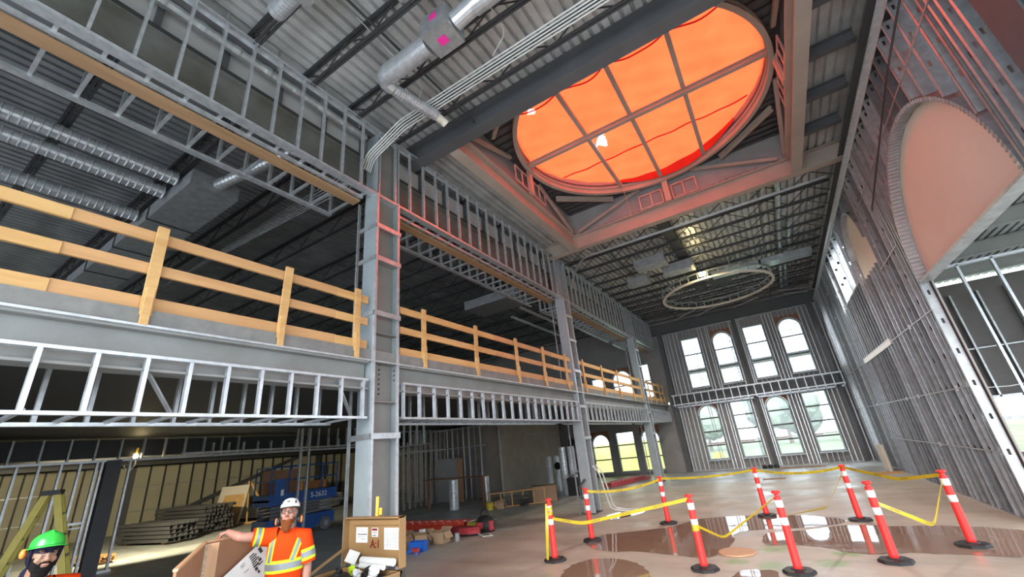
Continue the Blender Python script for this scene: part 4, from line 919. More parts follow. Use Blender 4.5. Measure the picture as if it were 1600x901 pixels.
a = MB(); a.tube([(-2.68, 3.66, 8.42), (-2.5, 3.66, 8.45), (-2.2, 3.66, 8.5)], [.15, .15, .15], 18); spiral(a, (-2.3, 3.66, 8.48), (-.5, 3.66, 8.5), .17, .5, .006, 18); build('round_duct', a, 'galv', du)
a = MB(); a.box(-3.3, -2.5, 2.62, 3.1, 8.72, 9.0); build('air_box', a, 'galv_dull', du)
vb = thing('vent_duct', 'small silver duct with box at the top edge left of the pink-stickered one', 'duct', (-4, 2.2, 8.5))
a = MB(); spiral(a, (-4.8, 2.0, 8.5), (-4.3, 2.0, 8.5), .13, .06, .008, 16); build('ribbed_duct', a, 'galv', vb)
a = MB(); a.box(-4.3, -3.85, 1.8, 2.2, 8.38, 8.66); build('air_box', a, 'galv_dull', vb)
# ceiling beyond the skylight
for i, (x, y0, y1, z) in enumerate(((1.8, 13.6, 26.2, 8.9), (2.13, 17.2, 19.0, 8.9), (2.0, 20.3, 25.5, 8.9))):
    a = MB(); spiral(a, (x, y0, z), (x, y1, z), .085, .35, .008, 12); single('round_duct', f'silver round duct running lengthwise under the far hall roof, {("longest one", "short one beside the long duct", "one behind the duct box")[i]}', 'duct', a, 'shrinkwrap', 'far ceiling ducts')
hb = thing('duct_box', 'long silver duct box right of the hanging ring frame', 'duct', (2, 20, 8.4)); a = MB(); a.box(1.0, 2.85, 19.7, 20.4, 8.48, 8.67); build('body', a, 'shrinkwrap', hb)
for x in (1.35, 1.7, 2.05, 2.4): a = MB(); a.box(x-.01, x+.01, 19.68, 20.42, 8.47, 8.675); build('seam_flange', a, 'galv_dull', hb)
hb = thing('duct_box', 'silver duct box with dark outlet above the hanging ring frame', 'duct', (-.6, 19.8, 8.4)); a = MB(); a.box(-1.0, .9, 19.6, 20.2, 8.48, 8.67); build('body', a, 'shrinkwrap', hb)
a = MB(); a.box(-1.2, -.3, 20.4, 21.2, 8.48, 8.65); build('dark_outlet', a, 'dark', hb)
a = MB(); a.box(-1.9, -1.5, 13.2, 22.5, 8.72, 8.9); single('cable_tray', 'dark tray running lengthwise above the ring frame', 'tray', a, 'dark')
for i, (x, y, w, dd) in enumerate(((-3.4, 15.6, 1.2, .7), (-2.6, 17.0, 1.2, .7), (-4.2, 17.3, .9, .6))):
    a = MB(); a.box(x, x+w, y, y+dd, 8.3, 8.62); a.box(x+.1, x+w-.1, y+.1, y+dd-.1, 8.27, 8.3); single('air_unit', f'dark air unit hung in the far hall roof left of the ring, {ORD[i]} of three', 'air unit', a, 'galv_dull', 'air units')
rg = thing('ring_frame', 'large round stud frame hanging under the far hall ceiling', 'ring frame', (-1.08, 20.95, 8.1))
a = MB(); ring(a, 2.34, 2.44, 8.08, 8.16, (-1.08, 20.95), 60); build('lower_track', a, 'gyp', rg)
a = MB(); ring(a, 2.36, 2.42, 8.42, 8.46, (-1.08, 20.95), 60); build('upper_track', a, 'galv_dull', rg)
for k in range(36):
    t = 2*PI*k/36; a = MB(); a.bar((-1.08+2.39*math.cos(t), 20.95+2.39*math.sin(t), 8.14), (-1.08+2.39*math.cos(t), 20.95+2.39*math.sin(t), 8.42), .03, .05); build('stud', a, 'galv_dull', rg)
for k in range(8):
    t = 2*PI*(k+.5)/8; a = MB(); a.bar((-1.08+2.39*math.cos(t), 20.95+2.39*math.sin(t), 8.44), (-1.08+2.39*math.cos(t), 20.95+2.39*math.sin(t), 9.1), .02, .03); build('hanger', a, 'galv_dull', rg)
wl_ = thing('work_light', 'glowing yellow work light hung beside the ring frame', 'lamp', (-1.25, 18.07, 8.2))
a = MB(); a.box(-1.38, -1.12, 18.0, 18.14, 8.1, 8.24); build('lens', a, 'lamp', wl_)
a = MB(); a.box(-1.42, -1.08, 17.98, 18.16, 8.24, 8.3); a.tube([(-1.25, 18.07, 8.3), (-1.25, 18.07, 8.7)], .015, 6); build('housing', a, 'dark', wl_)
for i, (p, q) in enumerate((((-4.0, 25.9), (-2.1, 24.0)), ((-2.8, 26.1), (-1.0, 24.3)), ((-.75, 26.1), (.6, 25.0)), ((1.5, 24.6), (2.9, 25.4)), ((1.8, 25.6), (2.9, 26.2)))):
    a = MB(); a.bar((*p, 8.45), (*q, 8.45), .07, .05); single('brace_strip', f'bright galvanized diagonal strip near the far end of the ceiling, {("leftmost", "second from left", "middle", "fourth from left", "rightmost")[i]}', 'strip', a, 'galv', 'ceiling strips')
# mezzanine ceiling
for i, (x, z, r, y1) in enumerate(((-9.95, 8.35, .14, 2.75), (-10.6, 8.3, .14, 2.75), (-12.1, 8.3, .14, 2.75))):
    a = MB(); spiral(a, (x, -2.5, z), (x, y1, z), r, .12, .012, 16); single('round_duct', f'silver spiral duct under the mezzanine roof, {("right", "middle", "left")[i]} one of three', 'duct', a, 'galv', 'mezzanine ceiling ducts')
bx = thing('duct_box', 'large flat dark duct box slanting under the mezzanine roof', 'duct', (-12, 3.1, 8.2))
a = MB(); a.box(-17.5, -9.3, 2.8, 3.75, 8.0, 8.35); build('body', a, 'galv_dull', bx)
for x in (-11.5, -13.6, -15.7): a = MB(); a.box(x-.02, x+.02, 2.78, 3.77, 7.98, 8.37); build('seam_flange', a, 'dark', bx)
a = MB(); spiral(a, (-9.3, 3.3, 8.2), (-7.2, 3.9, 8.5), .12, .1, .01, 14); build('flexible_duct', a, 'galv', bx)
a = MB(); a.box(-10.6, -7.8, 13.8, 15.2, 8.0, 8.4); single('air_unit', 'flat dark air unit above the mezzanine beside the second column', 'air unit', a, 'galv_dull')
for i, (x, y0, y1) in enumerate(((-8.4, 18.0, 24.0), (-9.3, 16.5, 22.0), (-10.4, 17.5, 23.5), (-8.9, 12.5, 14.0))):
    a = MB(); a.box(x-.06, x+.06, y0, y1, 8.42, 8.5); single('strip_light', f'pale strip under the far mezzanine roof, {("nearest the hall", "second from the hall", "farthest from the hall", "shortest")[i]}', 'strip', a, 'white', 'mezzanine strips')
for k in range(6):
    a = MB(); a.tube([(-17+k*.09, 5.0, 8.5), (-7.3+k*.02, 5.0+k*.09, 8.5)], .012, 5); single('conduit', f'dark conduit in the bundle under the mezzanine roof, {ORD[k]} of six', 'conduit', a, 'galv_dull', 'mezzanine conduits')

# ------------------------------------------------------------------ things on the hall floor
def delin():
    t = thing('delineator_post', 'd', 'delineator post', (0, 0, 0), 'delineator posts')
    a = MB(); a.lathe([(.215, 0), (.215, .03), (.20, .045), (.10, .05), (.09, .062), (0, .062)], n=8, rot=PI/8); build('base', a, 'black', t)
    a = MB(); a.lathe([(.062, .05), (.058, .1), (.053, .62), (.051, .98), (.051, .985), (0, .985)], n=20); build('post', a, 'red', t, True)
    for z in (.61, .845): a = MB(); a.lathe([(.0545, z), (.0538, z+.1)], n=20); build('reflective_band', a, 'white', t, True)
    a = MB(); a.lathe([(.051, .98), (.034, .99), (.030, 1.02), (.034, 1.03), (.058, 1.035), (.062, 1.05), (.056, 1.068), (0, 1.072)], n=18); build('handle', a, 'red', t, True)
    return t
DP = {'D1': (-4.41, 8.12), 'D2': (-4.32, 9.78), 'D3': (-3.09, 11.71), 'D4': (-1.69, 7.97), 'D5': (-.98, 12.59), 'D6': (-.42, 8.02), 'D7': (.75, 11.95), 'D8': (.79, 8.77), 'D9': (1.89, 9.83)}
DL = {'D1': 'red delineator post farthest left, with tape wrapped round its top', 'D2': 'red delineator post in front of the second steel column', 'D3': 'red delineator post in front of the farthest mezzanine column', 'D4': 'red delineator post just left of the round brown floor cover',
      'D5': 'red delineator post behind the puddle, left of the two at its far edge', 'D6': 'red delineator post just right of the round brown floor cover', 'D7': 'red delineator post behind the puddle, right of the two at its far edge', 'D8': 'red delineator post on the near edge of the puddle, second from the right', 'D9': 'red delineator post farthest right, nearest the stud wall'}
LEAN = {'D1': (-.01, 0), 'D2': (.0, -.015), 'D6': (-.035, .0), 'D5': (.03, 0), 'D3': (-.01, 0)}
d0 = delin()
for i, k in enumerate(DP):
    o = d0 if i == 0 else dup(d0, (0, 0, 0))
    o.location = (*DP[k], 0); o['label'] = DL[k]; lx, ly = LEAN.get(k, (0, 0)); o.rotation_euler = (0, 0, .4*i)
def tp_(k, z=1.0, dx=0, dy=0): return Vector((DP[k][0]+dx, DP[k][1]+dy, z))
def tape(p, q, sag, label, w=.055, twist=0, twist1=None, letters=True, mid=None, sway=0):
    p = Vector(p); q = Vector(q); n = 36; pts = []
    for k in range(n+1):
        t = k/n; c = p.lerp(q, t); c.z -= sag*4*t*(1-t) if mid is None else sag*(1-abs(t-mid)/(mid if t < mid else 1-mid))**1.0*(1 if abs(t-mid) > .0 else 1); pts.append(c)
    if mid is not None:
        for _ in range(3): pts = [pts[0]]+[(pts[k-1]+pts[k]*2+pts[k+1])/4 for k in range(1, n)]+[pts[-1]]
    def fr(k):
        d = (pts[min(k+1, n)]-pts[max(k-1, 0)]).normalized(); s = d.cross(Vector((0, 0, 1)))
        s = s.normalized() if s.length > .05 else Vector((1, 0, 0)); u = s.cross(d); a_ = twist+((twist1 if twist1 is not None else twist)-twist)*k/n
        return d, u*math.cos(a_)+s*math.sin(a_), s*math.cos(a_)-u*math.sin(a_)
    vs = []
    for k in range(n+1): d, u, s = fr(k); vs += [pts[k]-u*w/2+s*.001, pts[k]+u*w/2+s*.001, pts[k]+u*w/2-s*.001, pts[k]-u*w/2-s*.001]
    fs = [f for k in range(n) for f in ((4*k, 4*k+1, 4*k+5, 4*k+4), (4*k+1, 4*k+2, 4*k+6, 4*k+5), (4*k+2, 4*k+3, 4*k+7, 4*k+6), (4*k+3, 4*k, 4*k+4, 4*k+7))]
    a = MB(); a.add(vs, fs); t = single('caution_tape', label, 'tape', a, 'tape', 'caution tapes')
    if letters:
        L = [0]
        for k in range(n): L.append(L[-1]+(pts[k+1]-pts[k]).length)
        def fit(off, side):
            def f(co_):
                s_ = off+co_.x*(1 if side > 0 else -1); s_ = max(0, min(L[-1]-1e-4, s_)); k = max(i for i in range(n) if L[i] <= s_); g = (s_-L[k])/(L[k+1]-L[k])
                d, u, sd = fr(k); d2, u2, s2 = fr(k+1); c = pts[k].lerp(pts[k+1], g); u = u.lerp(u2, g); sd = sd.lerp(s2, g)
                return c+u*co_.y+sd*side*(.0022)
            return f
        s = .35
        while s < L[-1]-.25:
            for side in (1, -1): text_mesh('CAUTION', .042, None, 'ink', 'lettering', t, 0, 'CENTER', fit(s, side))
            s += .62
    return t
tape(tp_('D2', 1.0), tp_('D3', 1.0), .10, 'yellow caution tape between the posts in front of the second and farthest columns')
tape(tp_('D3', 1.02), tp_('D5', 1.02), .06, 'yellow caution tape stretched level along the back left of the barrier', twist=.5)
tape(tp_('D5', 1.02), tp_('D7', 1.02), .10, 'yellow caution tape sagging between the two posts behind the puddle', twist=.3)
tape(tp_('D7', 1.02), tp_('D9', 1.0), .14, 'yellow caution tape from behind the puddle to the post farthest right', twist=.2, twist1=-.3, mid=.6)
tape(tp_('D1', .72), tp_('D4', 1.0), .16, 'yellow caution tape from the farthest left post up to the post by the floor cover', mid=.25)
tape(tp_('D4', .62), tp_('D6', 1.0), .30, 'thin twisted caution tape dipping between the two posts beside the floor cover', w=.05, twist=.6, twist1=1.2, letters=False, mid=.3)
tape(tp_('D6', .72), tp_('D7', .95), .33, 'thin twisted caution tape crossing over the middle of the puddle', w=.05, twist=1.3, twist1=.2, letters=False, mid=.55)
tape(tp_('D8', .78), tp_('D9', .98), .56, 'slack caution tape hanging in a deep loop at the right of the barrier', twist=-.2, twist1=.6, mid=.62)
tape(tp_('D1', .98, -.03, -.04), (-4.5, 7.98, .01), 0, 'loose end of caution tape hanging down to the foot of the farthest left post', w=.06, twist=.3, twist1=1.4, letters=False)
def wrap(k, zs, label):
    a = MB(); pts = [Vector((DP[k][0]+.057*math.cos(t*.55), DP[k][1]+.057*math.sin(t*.55), zs[0]+(zs[1]-zs[0])*t/30)) for t in range(31)]; vs = []
    for p in pts: vs += [p-Vector((0, 0, .03)), p+Vector((0, 0, .03))]
    a.add(vs, [(2*i, 2*i+1, 2*i+3, 2*i+2) for i in range(30)]); single('tape_wrap', label, 'tape', a, 'tape')
wrap('D1', (.74, .95), 'caution tape wound round the top of the farthest left post'); wrap('D4', (.55, .62), 'caution tape wound round the middle of the post left of the floor cover')
def puddle(poly, label):
    pts = [Vector((x, y, 0)) for x, y in poly]; n = len(pts); sm = []
    for i in range(n):
        p0_, p1_, p2_, p3_ = pts[i-1], pts[i], pts[(i+1) % n], pts[(i+2) % n]
        for k in range(5):
            t = k/5; v = .5*((2*p1_)+(-p0_+p2_)*t+(2*p0_-5*p1_+4*p2_-p3_)*t*t+(-p0_+3*p1_-3*p2_+p3_)*t**3); sm.append(v+Vector((random.uniform(-.025, .025), random.uniform(-.025, .025), 0)))
    bm = bmesh.new(); f = bm.faces.new([bm.verts.new((v.x, v.y, .004)) for v in sm]); bmesh.ops.triangulate(bm, faces=[f]); me = bpy.data.meshes.new('puddle'); bm.to_mesh(me); bm.free()
    me.materials.append(M['water']); o = bpy.data.objects.new('puddle', me); C.objects.link(o)
    if me.polygons[0].normal.z < 0: me.flip_normals()
    tag(o, label, 'puddle', 'puddles')
puddle([(-4.41, 9.59), (-4.36, 10.23), (-4.09, 10.58), (-3.06, 11.24), (-2.47, 12.27), (-1.25, 12.7), (-.18, 12.61), (.49, 12.03), (.22, 11.49), (-.46, 11.17), (-1.04, 11.04), (-1.49, 10.65), (-1.46, 9.8), (-1.56, 9.11), (-1.82, 8.68), (-2.26, 8.76), (-3.01, 8.95), (-3.8, 8.97)], 'large brown puddle on the left, inside the taped barrier')
puddle([(-.91, 10.67), (-.24, 11.0), (.56, 11.5), (1.14, 11.37), (1.79, 11.4), (2.41, 11.22), (2.95, 10.73), (2.51, 9.34), (1.6, 9.3), (1.03, 9.31), (.62, 9.19), (.23, 9.3), (-.01, 9.58), (-.48, 9.72), (-.88, 9.69), (-.97, 10.1)], 'wide shining puddle on the right, behind the two right front posts')
puddle([(-3.78, 7.07), (-3.96, 7.67), (-3.86, 8.15), (-3.47, 8.43), (-2.92, 8.24), (-2.62, 7.89), (-2.4, 7.34), (-2.68, 6.54), (-3.4, 6.6)], 'rounded brown puddle cut by the bottom edge of the picture')
puddle([(-1.29, 7.46), (-1.2, 7.95), (-1.0, 8.09), (-.7, 8.04), (-.69, 7.58), (-.95, 7.3)], 'small puddle between the two posts flanking the floor cover')
puddle([(-5.2, 12.6), (-5.0, 13.5), (-4.4, 13.9), (-4.2, 13.4), (-4.7, 12.4)], 'small pale puddle beside the foot of the second column')
a = MB(); a.lathe([(.30, .005), (.30, .022), (.285, .028), (0, .028)], (-1.33, 9.07, 0), 30); single('floor_cover', 'round brown plywood cover lying on the floor between two posts', 'cover', a, 'ply_light')
hp = thing('bent_pipe', 'bent white pipe frame leaning at the foot of the second column', 'pipe', (-5.2, 13.6, 0))
for s in (0, .28): a = MB(); a.tube(bend([(-5.35, 12.9+s, 1.38), (-5.2, 12.95+s, 1.2), (-5.15, 13.35+s, .12), (-4.85, 13.6+s, .03), (-4.5, 13.6+s, .03)], .15), .022, 8); build('pipe', a, 'chrome', hp)
a = MB(); a.tube([(-4.5, 13.6, .03), (-4.5, 13.88, .03)], .022, 8); build('pipe', a, 'chrome', hp)
a = MB(); a.tube([(-5.75, 13.1, 1.0), (-5.9, 12.95, .8), (-5.85, 12.9, .5), (-5.7, 13.0, .45)], .03, 6); single('hose', 'dark hose hung on the second column', 'hose', a, 'dark')
def floor_ladder(p, q, label, m, ends):
    p = Vector(p); q = Vector(q); t = thing('extension_ladder', label, 'ladder', tuple(p)); d = (q-p).normalized(); s = Vector((-d.y, d.x, 0))
    for k in (-1, 1): a = MB(); a.bar(p+s*k*.2+Vector((0, 0, .07)), q+s*k*.2+Vector((0, 0, .07)), .03, .1); a.bar(p+s*k*.17+Vector((0, 0, .18)), q-d*.5+s*k*.17+Vector((0, 0, .18)), .03, .1); build('rail', a, m, t)
    L = (q-p).length; k = .2
    while k < L-.2: a = MB(); a.tube([p+d*k-s*.2+Vector((0, 0, .2)), p+d*k+s*.2+Vector((0, 0, .2))], .02, 6); build('rung', a, 'chrome', t); k += .3
    if ends: a = MB(); a.bar(q-d*.35+Vector((0, 0, .1)), q+Vector((0, 0, .1)), .46, .2); build('end_guard', a, 'ladder_yel', t)
    return t
floor_ladder((-11.6, 10.9, 0), (-8.35, 11.1, 0), 'red fibreglass ladder with yellow end lying on the floor behind the job box', 'ladder_red', True)
floor_ladder((-7.85, 20.4, 0), (-7.0, 24.2, 0), 'far red ladder lying flat near the yellow-lit windows', 'hard_red', False)
bg_ = thing('tool_bag', 'black and red tool bag at the end of the red ladder', 'bag', (-8.0, 10.9, 0))
a = MB(); a.loft([(-7.95, 10.75, 0, .28, .18), (-7.95, 10.75, .2, .3, .2), (-7.95, 10.75, .36, .22, .13), (-7.95, 10.75, .4, .1, .06)], 14); build('body', a, 'black', bg_, True)
a = MB(); a.box(-7.72, -7.66, 10.6, 10.75, .05, .28); a.box(-8.1, -7.9, 10.54, 10.57, .1, .25); build('pocket', a, 'hard_red', bg_)
a = MB(); a.tube([(-8.1, 10.75, .36), (-8.06, 10.75, .52), (-7.95, 10.75, .57), (-7.84, 10.75, .52), (-7.8, 10.75, .36)], .025, 6); build('strap', a, 'black', bg_)
hc = thing('tool_case', 'pinkish red hard case lying in front of the tool bag', 'case', (-8.3, 10.3, 0))
a = MB(); a.loft([(-8.3, 10.25, .05, .5, .22), (-8.3, 10.25, .13, .52, .24), (-8.3, 10.25, .2, .44, .18)], 18); build('lid', a, 'hard_red', hc)
a = MB(); a.loft([(-8.3, 10.25, 0, .46, .2), (-8.3, 10.25, .05, .5, .22)], 18); build('base', a, 'black', hc)
a = MB(); a.tube([(-7.8, 10.2, .05), (-7.5, 10.0, .02), (-7.3, 10.15, .02), (-7.6, 10.4, .02)], .015, 6); single('cord', 'white cord curled beside the red case', 'cord', a, 'cable')
a = MB(); a.box(-10.4, -9.0, 12.15, 12.35, 0, .05); a.box(-10.2, -8.8, 12.5, 12.56, .0, .04); a.bar((-9.7, 12.0, .02), (-9.3, 12.6, .05), .05, .03); single('metal_offcuts', 'thin grey metal offcuts lying behind the red ladder', 'offcuts', a, 'galv_dull')
bn = thing('tool_crate', 'blue plastic crate with red tools beside the job box', 'crate', (-8.3, 8.8, 0))
RB = Matrix.Translation((-8.3, 8.45, 0)) @ Matrix.Rotation(.25, 4, 'Z') @ Matrix.Scale(.6, 4)
for b in ((-.32, .32, -.2, -.18, 0, .36), (-.32, .32, .18, .2, 0, .36), (-.32, -.3, -.2, .2, 0, .36), (.3, .32, -.2, .2, 0, .36)): a = MB(); a.box(*b); a.xf(RB); build('side', a, 'bluebin', bn)
a = MB(); a.box(-.32, .32, -.2, .2, 0, .02); a.xf(RB); build('bottom', a, 'bluebin', bn)
a = MB(); a.box(-.34, .34, -.22, -.2, .3, .36); a.box(.32, .34, -.22, .22, .3, .36); a.xf(RB); build('rim', a, 'bluebin', bn)
tl = thing('power_tool', 'red and blue power tool lying against the blue crate', 'tool', (-8.0, 8.3, 0)); a = MB(); a.box(-8.2, -8.02, 8.12, 8.2, .05, .13); build('body', a, 'hard_red', tl); a = MB(); a.tube([(-8.2, 8.15, .08), (-8.32, 8.12, .05)], .04, 10); a.lathe([(0, 0), (.04, 0), (.04, .05), (0, .05)], (-8.08, 8.16, 0), 10); build('motor', a, 'bluebin', tl)
carton(-8.85, 9.2, .36, .3, .22, 'open kraft carton with raised flaps behind the blue crate', .3)
carton(-8.3, 9.3, .32, .3, .26, 'torn kraft carton right of the blue crate', .1)
carton(-9.15, 8.75, .3, .3, .26, 'kraft carton partly hidden by the job box lid', .2, 'kraft_dark')
a = MB(); a.box(-8.92, -8.78, 9.12, 9.2, .2, .34); single('white_pouch', 'white printed pouch on top of the cartons', 'pouch', a, 'paper')
a = MB(); a.lathe([(0, 0), (.07, 0), (.07, .18), (.05, .2), (0, .2)], (-8.0, 9.55, 0), 12); single('plastic_tub', 'small clear-grey tub right of the torn carton', 'tub', a, 'galv_dull')
a = MB(); a.box(2.72, 2.8, 21.2, 22.3, .02, .92); single('white_sheet', 'white board leaning at the foot of the right wall', 'board', a, 'gyp')
a = MB(); a.box(2.3, 3.0, 20.6, 21.0, 0, .05); a.box(2.2, 2.35, 20.2, 21.2, .0, .03); single('lumber_scrap', 'lumber scraps in front of the white board at the right wall', 'lumber', a, 'lumber2')
for i, (x, l) in enumerate(((-1.5, 'left'), (-1.25, 'middle'), (-.98, 'right'))):
    a = MB(); a.lathe([(0, 0), (.11, .0), (.13, .08), (.07, .17), (0, .18)], (x, 26.0, 0), 9); single('black_bag', f'small black bundle on the floor before the far windows, {l} of three', 'bundle', a, 'black', 'black bundles')
a = MB(); a.box(-.9, 1.0, 25.2, 25.32, 0, .05); single('lumber_scrap', 'long thin board on the floor before the far windows', 'lumber', a, 'ply')
a = MB(); a.box(-1.4, -.6, 20.7, 20.85, 0, .03); single('lumber_scrap', 'short dark board on the floor behind the puddle', 'lumber', a, 'ply')

# ------------------------------------------------------------------ job box
jb = thing('job_box', 'open tan job box with papers taped inside its lid, by the first column', 'tool chest', (-4.95, 4.0, 0))
x0, x1, y0, y1 = -5.5, -4.41, 3.5, 4.2
for b in ((x0, x1, y1-.02, y1, .1, .8), (x0, x1, y0, y0+.02, .1, .8), (x0, x0+.02, y0, y1, .1, .8), (x1-.02, x1, y0, y1, .1, .8)): a = MB(); a.box(*b); build('side', a, 'jobbox', jb)
a = MB(); a.box(x0, x1, y0, y1, .1, .13); a.box(x0+.02, x1-.02, y0+.02, y1-.02, .5, .52); build('bottom', a, 'jobboxdk', jb)
a = MB()
for b in ((x0-.012, x1+.012, y0-.012, y0+.03, .77, .8), (x0-.012, x1+.012, y1-.03, y1+.012, .77, .8), (x0-.012, x0+.03, y0, y1, .77, .8), (x1-.03, x1+.012, y0, y1, .77, .8)): a.box(*b)
build('rim', a, 'jobbox', jb)
for x in (x0+.05, x1-.2): a = MB(); a.box(x, x+.15, y0+.05, y1-.05, 0, .1); build('skid', a, 'black', jb)
a = MB(); a.box(x0, x1, 4.26, 4.275, .82, 1.38); ldm = build('lid', a, 'jobbox', jb)
a = MB(); a.box(x0, x1, 4.17, 4.26, 1.365, 1.38); a.box(x0, x0+.015, 4.17, 4.26, .82, 1.38); a.box(x1-.015, x1, 4.17, 4.26, .82, 1.38); a.box(x0+.08, x1-.08, 4.235, 4.258, 1.28, 1.34); build('lid_flange', a, 'jobbox', ldm)
def notice(xa, xb, za, zb, lines, label=None, m='paper'):
    a = MB(); a.box(xa, xb, 4.252, 4.258, za, zb); p = build('paper_notice', a, m, ldm); a = MB()
    for xa2, xb2, z, h in lines: a.box(xa+(xb-xa)*xa2, xa+(xb-xa)*xb2, 4.2505, 4.2525, za+(zb-za)*z, za+(zb-za)*(z+h))
    if lines: build('print', a, 'ink', ldm)
notice(-5.33, -5.1, 1.07, 1.25, [(.15, .95, .52, .05), (.12, .8, .8, .015), (.12, .7, .72, .012), (.12, .85, .4, .012), (.12, .75, .3, .012), (.5, .85, .22, .02)])
notice(-5.02, -4.9, 1.14, 1.245, [(.1, .9, .48, .06), (.12, .75, .1, .09), (.4, .6, .3, .08)])
a = MB(); a.box(-5.01, -4.91, 4.249, 4.2515, 1.212, 1.238); build('notice_header', a, 'redpaint', ldm)
notice(-4.78, -4.5, 1.0, 1.245, [(.05, .95, .12+.1*k, .008) for k in range(8)]+[(.05+.18*k, .06+.18*k, .1, .75) for k in range(6)])
text_mesh('A:1', .135, Matrix(((1, 0, 0, -4.95), (0, 0, -1, 4.252), (0, 1, 0, 1.055), (0, 0, 0, 1))), 'redpaint', 'lettering', ldm, .002)
a = MB(); a.bar((x0+.03, 4.2, 1.02), (x0+.03, 3.62, .8), .02, .03); a.bar((x0+.04, 3.62, .8), (x0+.04, 3.6, .68), .02, .03); build('stay_arm', a, 'jobbox', jb)
a = MB(); a.tube([(-5.06, 4.14, .90), (-4.46, 4.12, .90)], .042, 14); a.tube([(-5.0, 4.07, .86), (-4.55, 4.05, .86)], .03, 12); single('paper_roll', 'rolled drawing sheets resting across the back of the open job box', 'paper roll', a, 'paper')
a = MB(); a.box(-.11, .11, -.004, .004, -.07, .07); a.xf(Matrix.Translation((-5.2, 4.1, .94)) @ Matrix.Rotation(-.5, 4, 'X') @ Matrix.Rotation(.15, 4, 'Y')); single('paper_sheet', 'white sheet propped in the back left of the job box', 'paper', a, 'paper')
for i, (x, y, z, m, l, s) in enumerate(((-5.04, 3.98, .83, 'lime', 'lime green glove lying in the job box', .05), (-4.88, 3.92, .81, 'paper', 'crumpled white paper in the middle of the job box', .05), (-4.64, 3.96, .83, 'paper', 'white plastic bag at the right in the job box', .065), (-5.2, 3.9, .81, 'black', 'black glove at the left in the job box', .05), (-4.77, 4.02, .81, 'black', 'dark roll behind the papers in the job box', .06))):
    a = MB(); n = 9; a.ell((x, y, z), (s, s*.8, s), 10, 7); a.v = [(vx+random.uniform(-.02, .02), vy+random.uniform(-.02, .02), vz+random.uniform(-.015, .015)) for vx, vy, vz in a.v]; single(('glove', 'paper_scrap', 'plastic_bag', 'glove', 'tape_roll')[i], l, ('glove', 'paper', 'bag', 'glove', 'roll')[i], a, m)
a = MB(); a.box(x0+.03, x1-.03, y0+.03, y1-.03, .52, .75); single('tool_clutter', 'dark clutter filling the bottom of the open job box', 'clutter', a, 'dark', kind='stuff')
a = MB(); a.tube([(-5.05, 4.36, 1.36), (-5.09, 4.4, 1.6)], .022, 8); a.tube([(-4.98, 4.36, 1.38), (-5.0, 4.38, 1.46)], .02, 8); a.tube([(-5.05, 4.36, 0), (-5.05, 4.36, 1.36)], .02, 8); single('level_tool', 'yellow tool handle sticking up behind the job box lid', 'tool', a, 'yellow')
a = MB(); a.tube([(-4.38, 4.2, .8), (-4.34, 4.22, .5), (-4.3, 4.25, .02)], .015, 6); single('cord', 'black cord hanging down the right side of the job box', 'cord', a, 'black')

# ------------------------------------------------------------------ plywood corner crate
pc = thing('plywood_corner', 'brown plywood panels joined at a corner, held by the bearded worker', 'panel', (-5.14, 2.31, 0))
P = Vector((-5.14, 2.31, 0)); da = Vector((.87, -.5, 0)).normalized()
def slab(p, q, th, z0, z1, m, nm_, up=None): a = MB(); d_ = (q-p).normalized(); s_ = Vector((-d_.y, d_.x, 0)); a.ext([(-th/2, z0), (th/2, z0), (th/2, z1), (-th/2, z1)], p, q, s_, (0, 0, 1)); return build(nm_, a, m, pc)
slab(P, P+da*1.5, .018, .02, 1.455, 'ply', 'panel'); slab(P, P+Vector((0, .8, 0)), .018, .02, 1.455, 'ply', 'panel')
slab(P-da*.012, P+da*1.5, .03, 1.455, 1.473, 'ply_light', 'edge_strip'); slab(P-Vector((0, .012, 0)), P+Vector((0, .8, 0)), .03, 1.455, 1.473, 'ply_light', 'edge_strip')
q = P+Vector((.03, .02, 0))+da*.03; s_ = Vector((.30, .95, 0)).normalized(); e_ = Vector((.95, -.3, 0)).normalized()
a = MB(); a.ext([(0, 0), (.09, 0), (.09, .02), (0, .02)], q+Vector((0, 0, .02)), q+Vector((0, 0, 1.45)), s_, -e_); build('corner_post', a, 'ply_light', pc)
a = MB(); a.ext([(-.024, 0), (0, 0), (0, .02), (-.024, .02)], q+Vector((0, 0, .02)), q+Vector((0, 0, 1.45)), s_, -e_); build('board_edge', a, 'osb', pc)
po = thing('printed_wrap', 'white sheet with dark rotated print leaning inside the plywood corner', 'sheet', (-5.0, 2.86, 0))
A0 = Vector((-4.62, 2.42, .9)); ux = Vector((.12, .62, .33)); uz = Vector((-.0, -.38, .62))
O = Vector((-4.60, 2.72, .0))
def quadsheet(pts, th, nrm_): a_ = MB(); n_ = Vector(nrm_)*th; a_.add([Vector(p) for p in pts]+[Vector(p)+n_ for p in pts], [(0, 1, 2, 3), (7, 6, 5, 4), (0, 4, 5, 1), (1, 5, 6, 2), (2, 6, 7, 3), (3, 7, 4, 0)]); return a_
e1 = Vector((0, .822, .569)); e2 = Vector((0, .569, -.822)); c0 = Vector((-5.07, 2.53, 1.162))
def pw(u, v, o=0): return c0+e1*u+e2*v+Vector((o, 0, 0))
build('sheet', quadsheet([pw(-.1, 0), pw(.52, 0), pw(.52, .95), pw(-.1, .95)], -.004, (1, 0, 0)), 'paper', po)
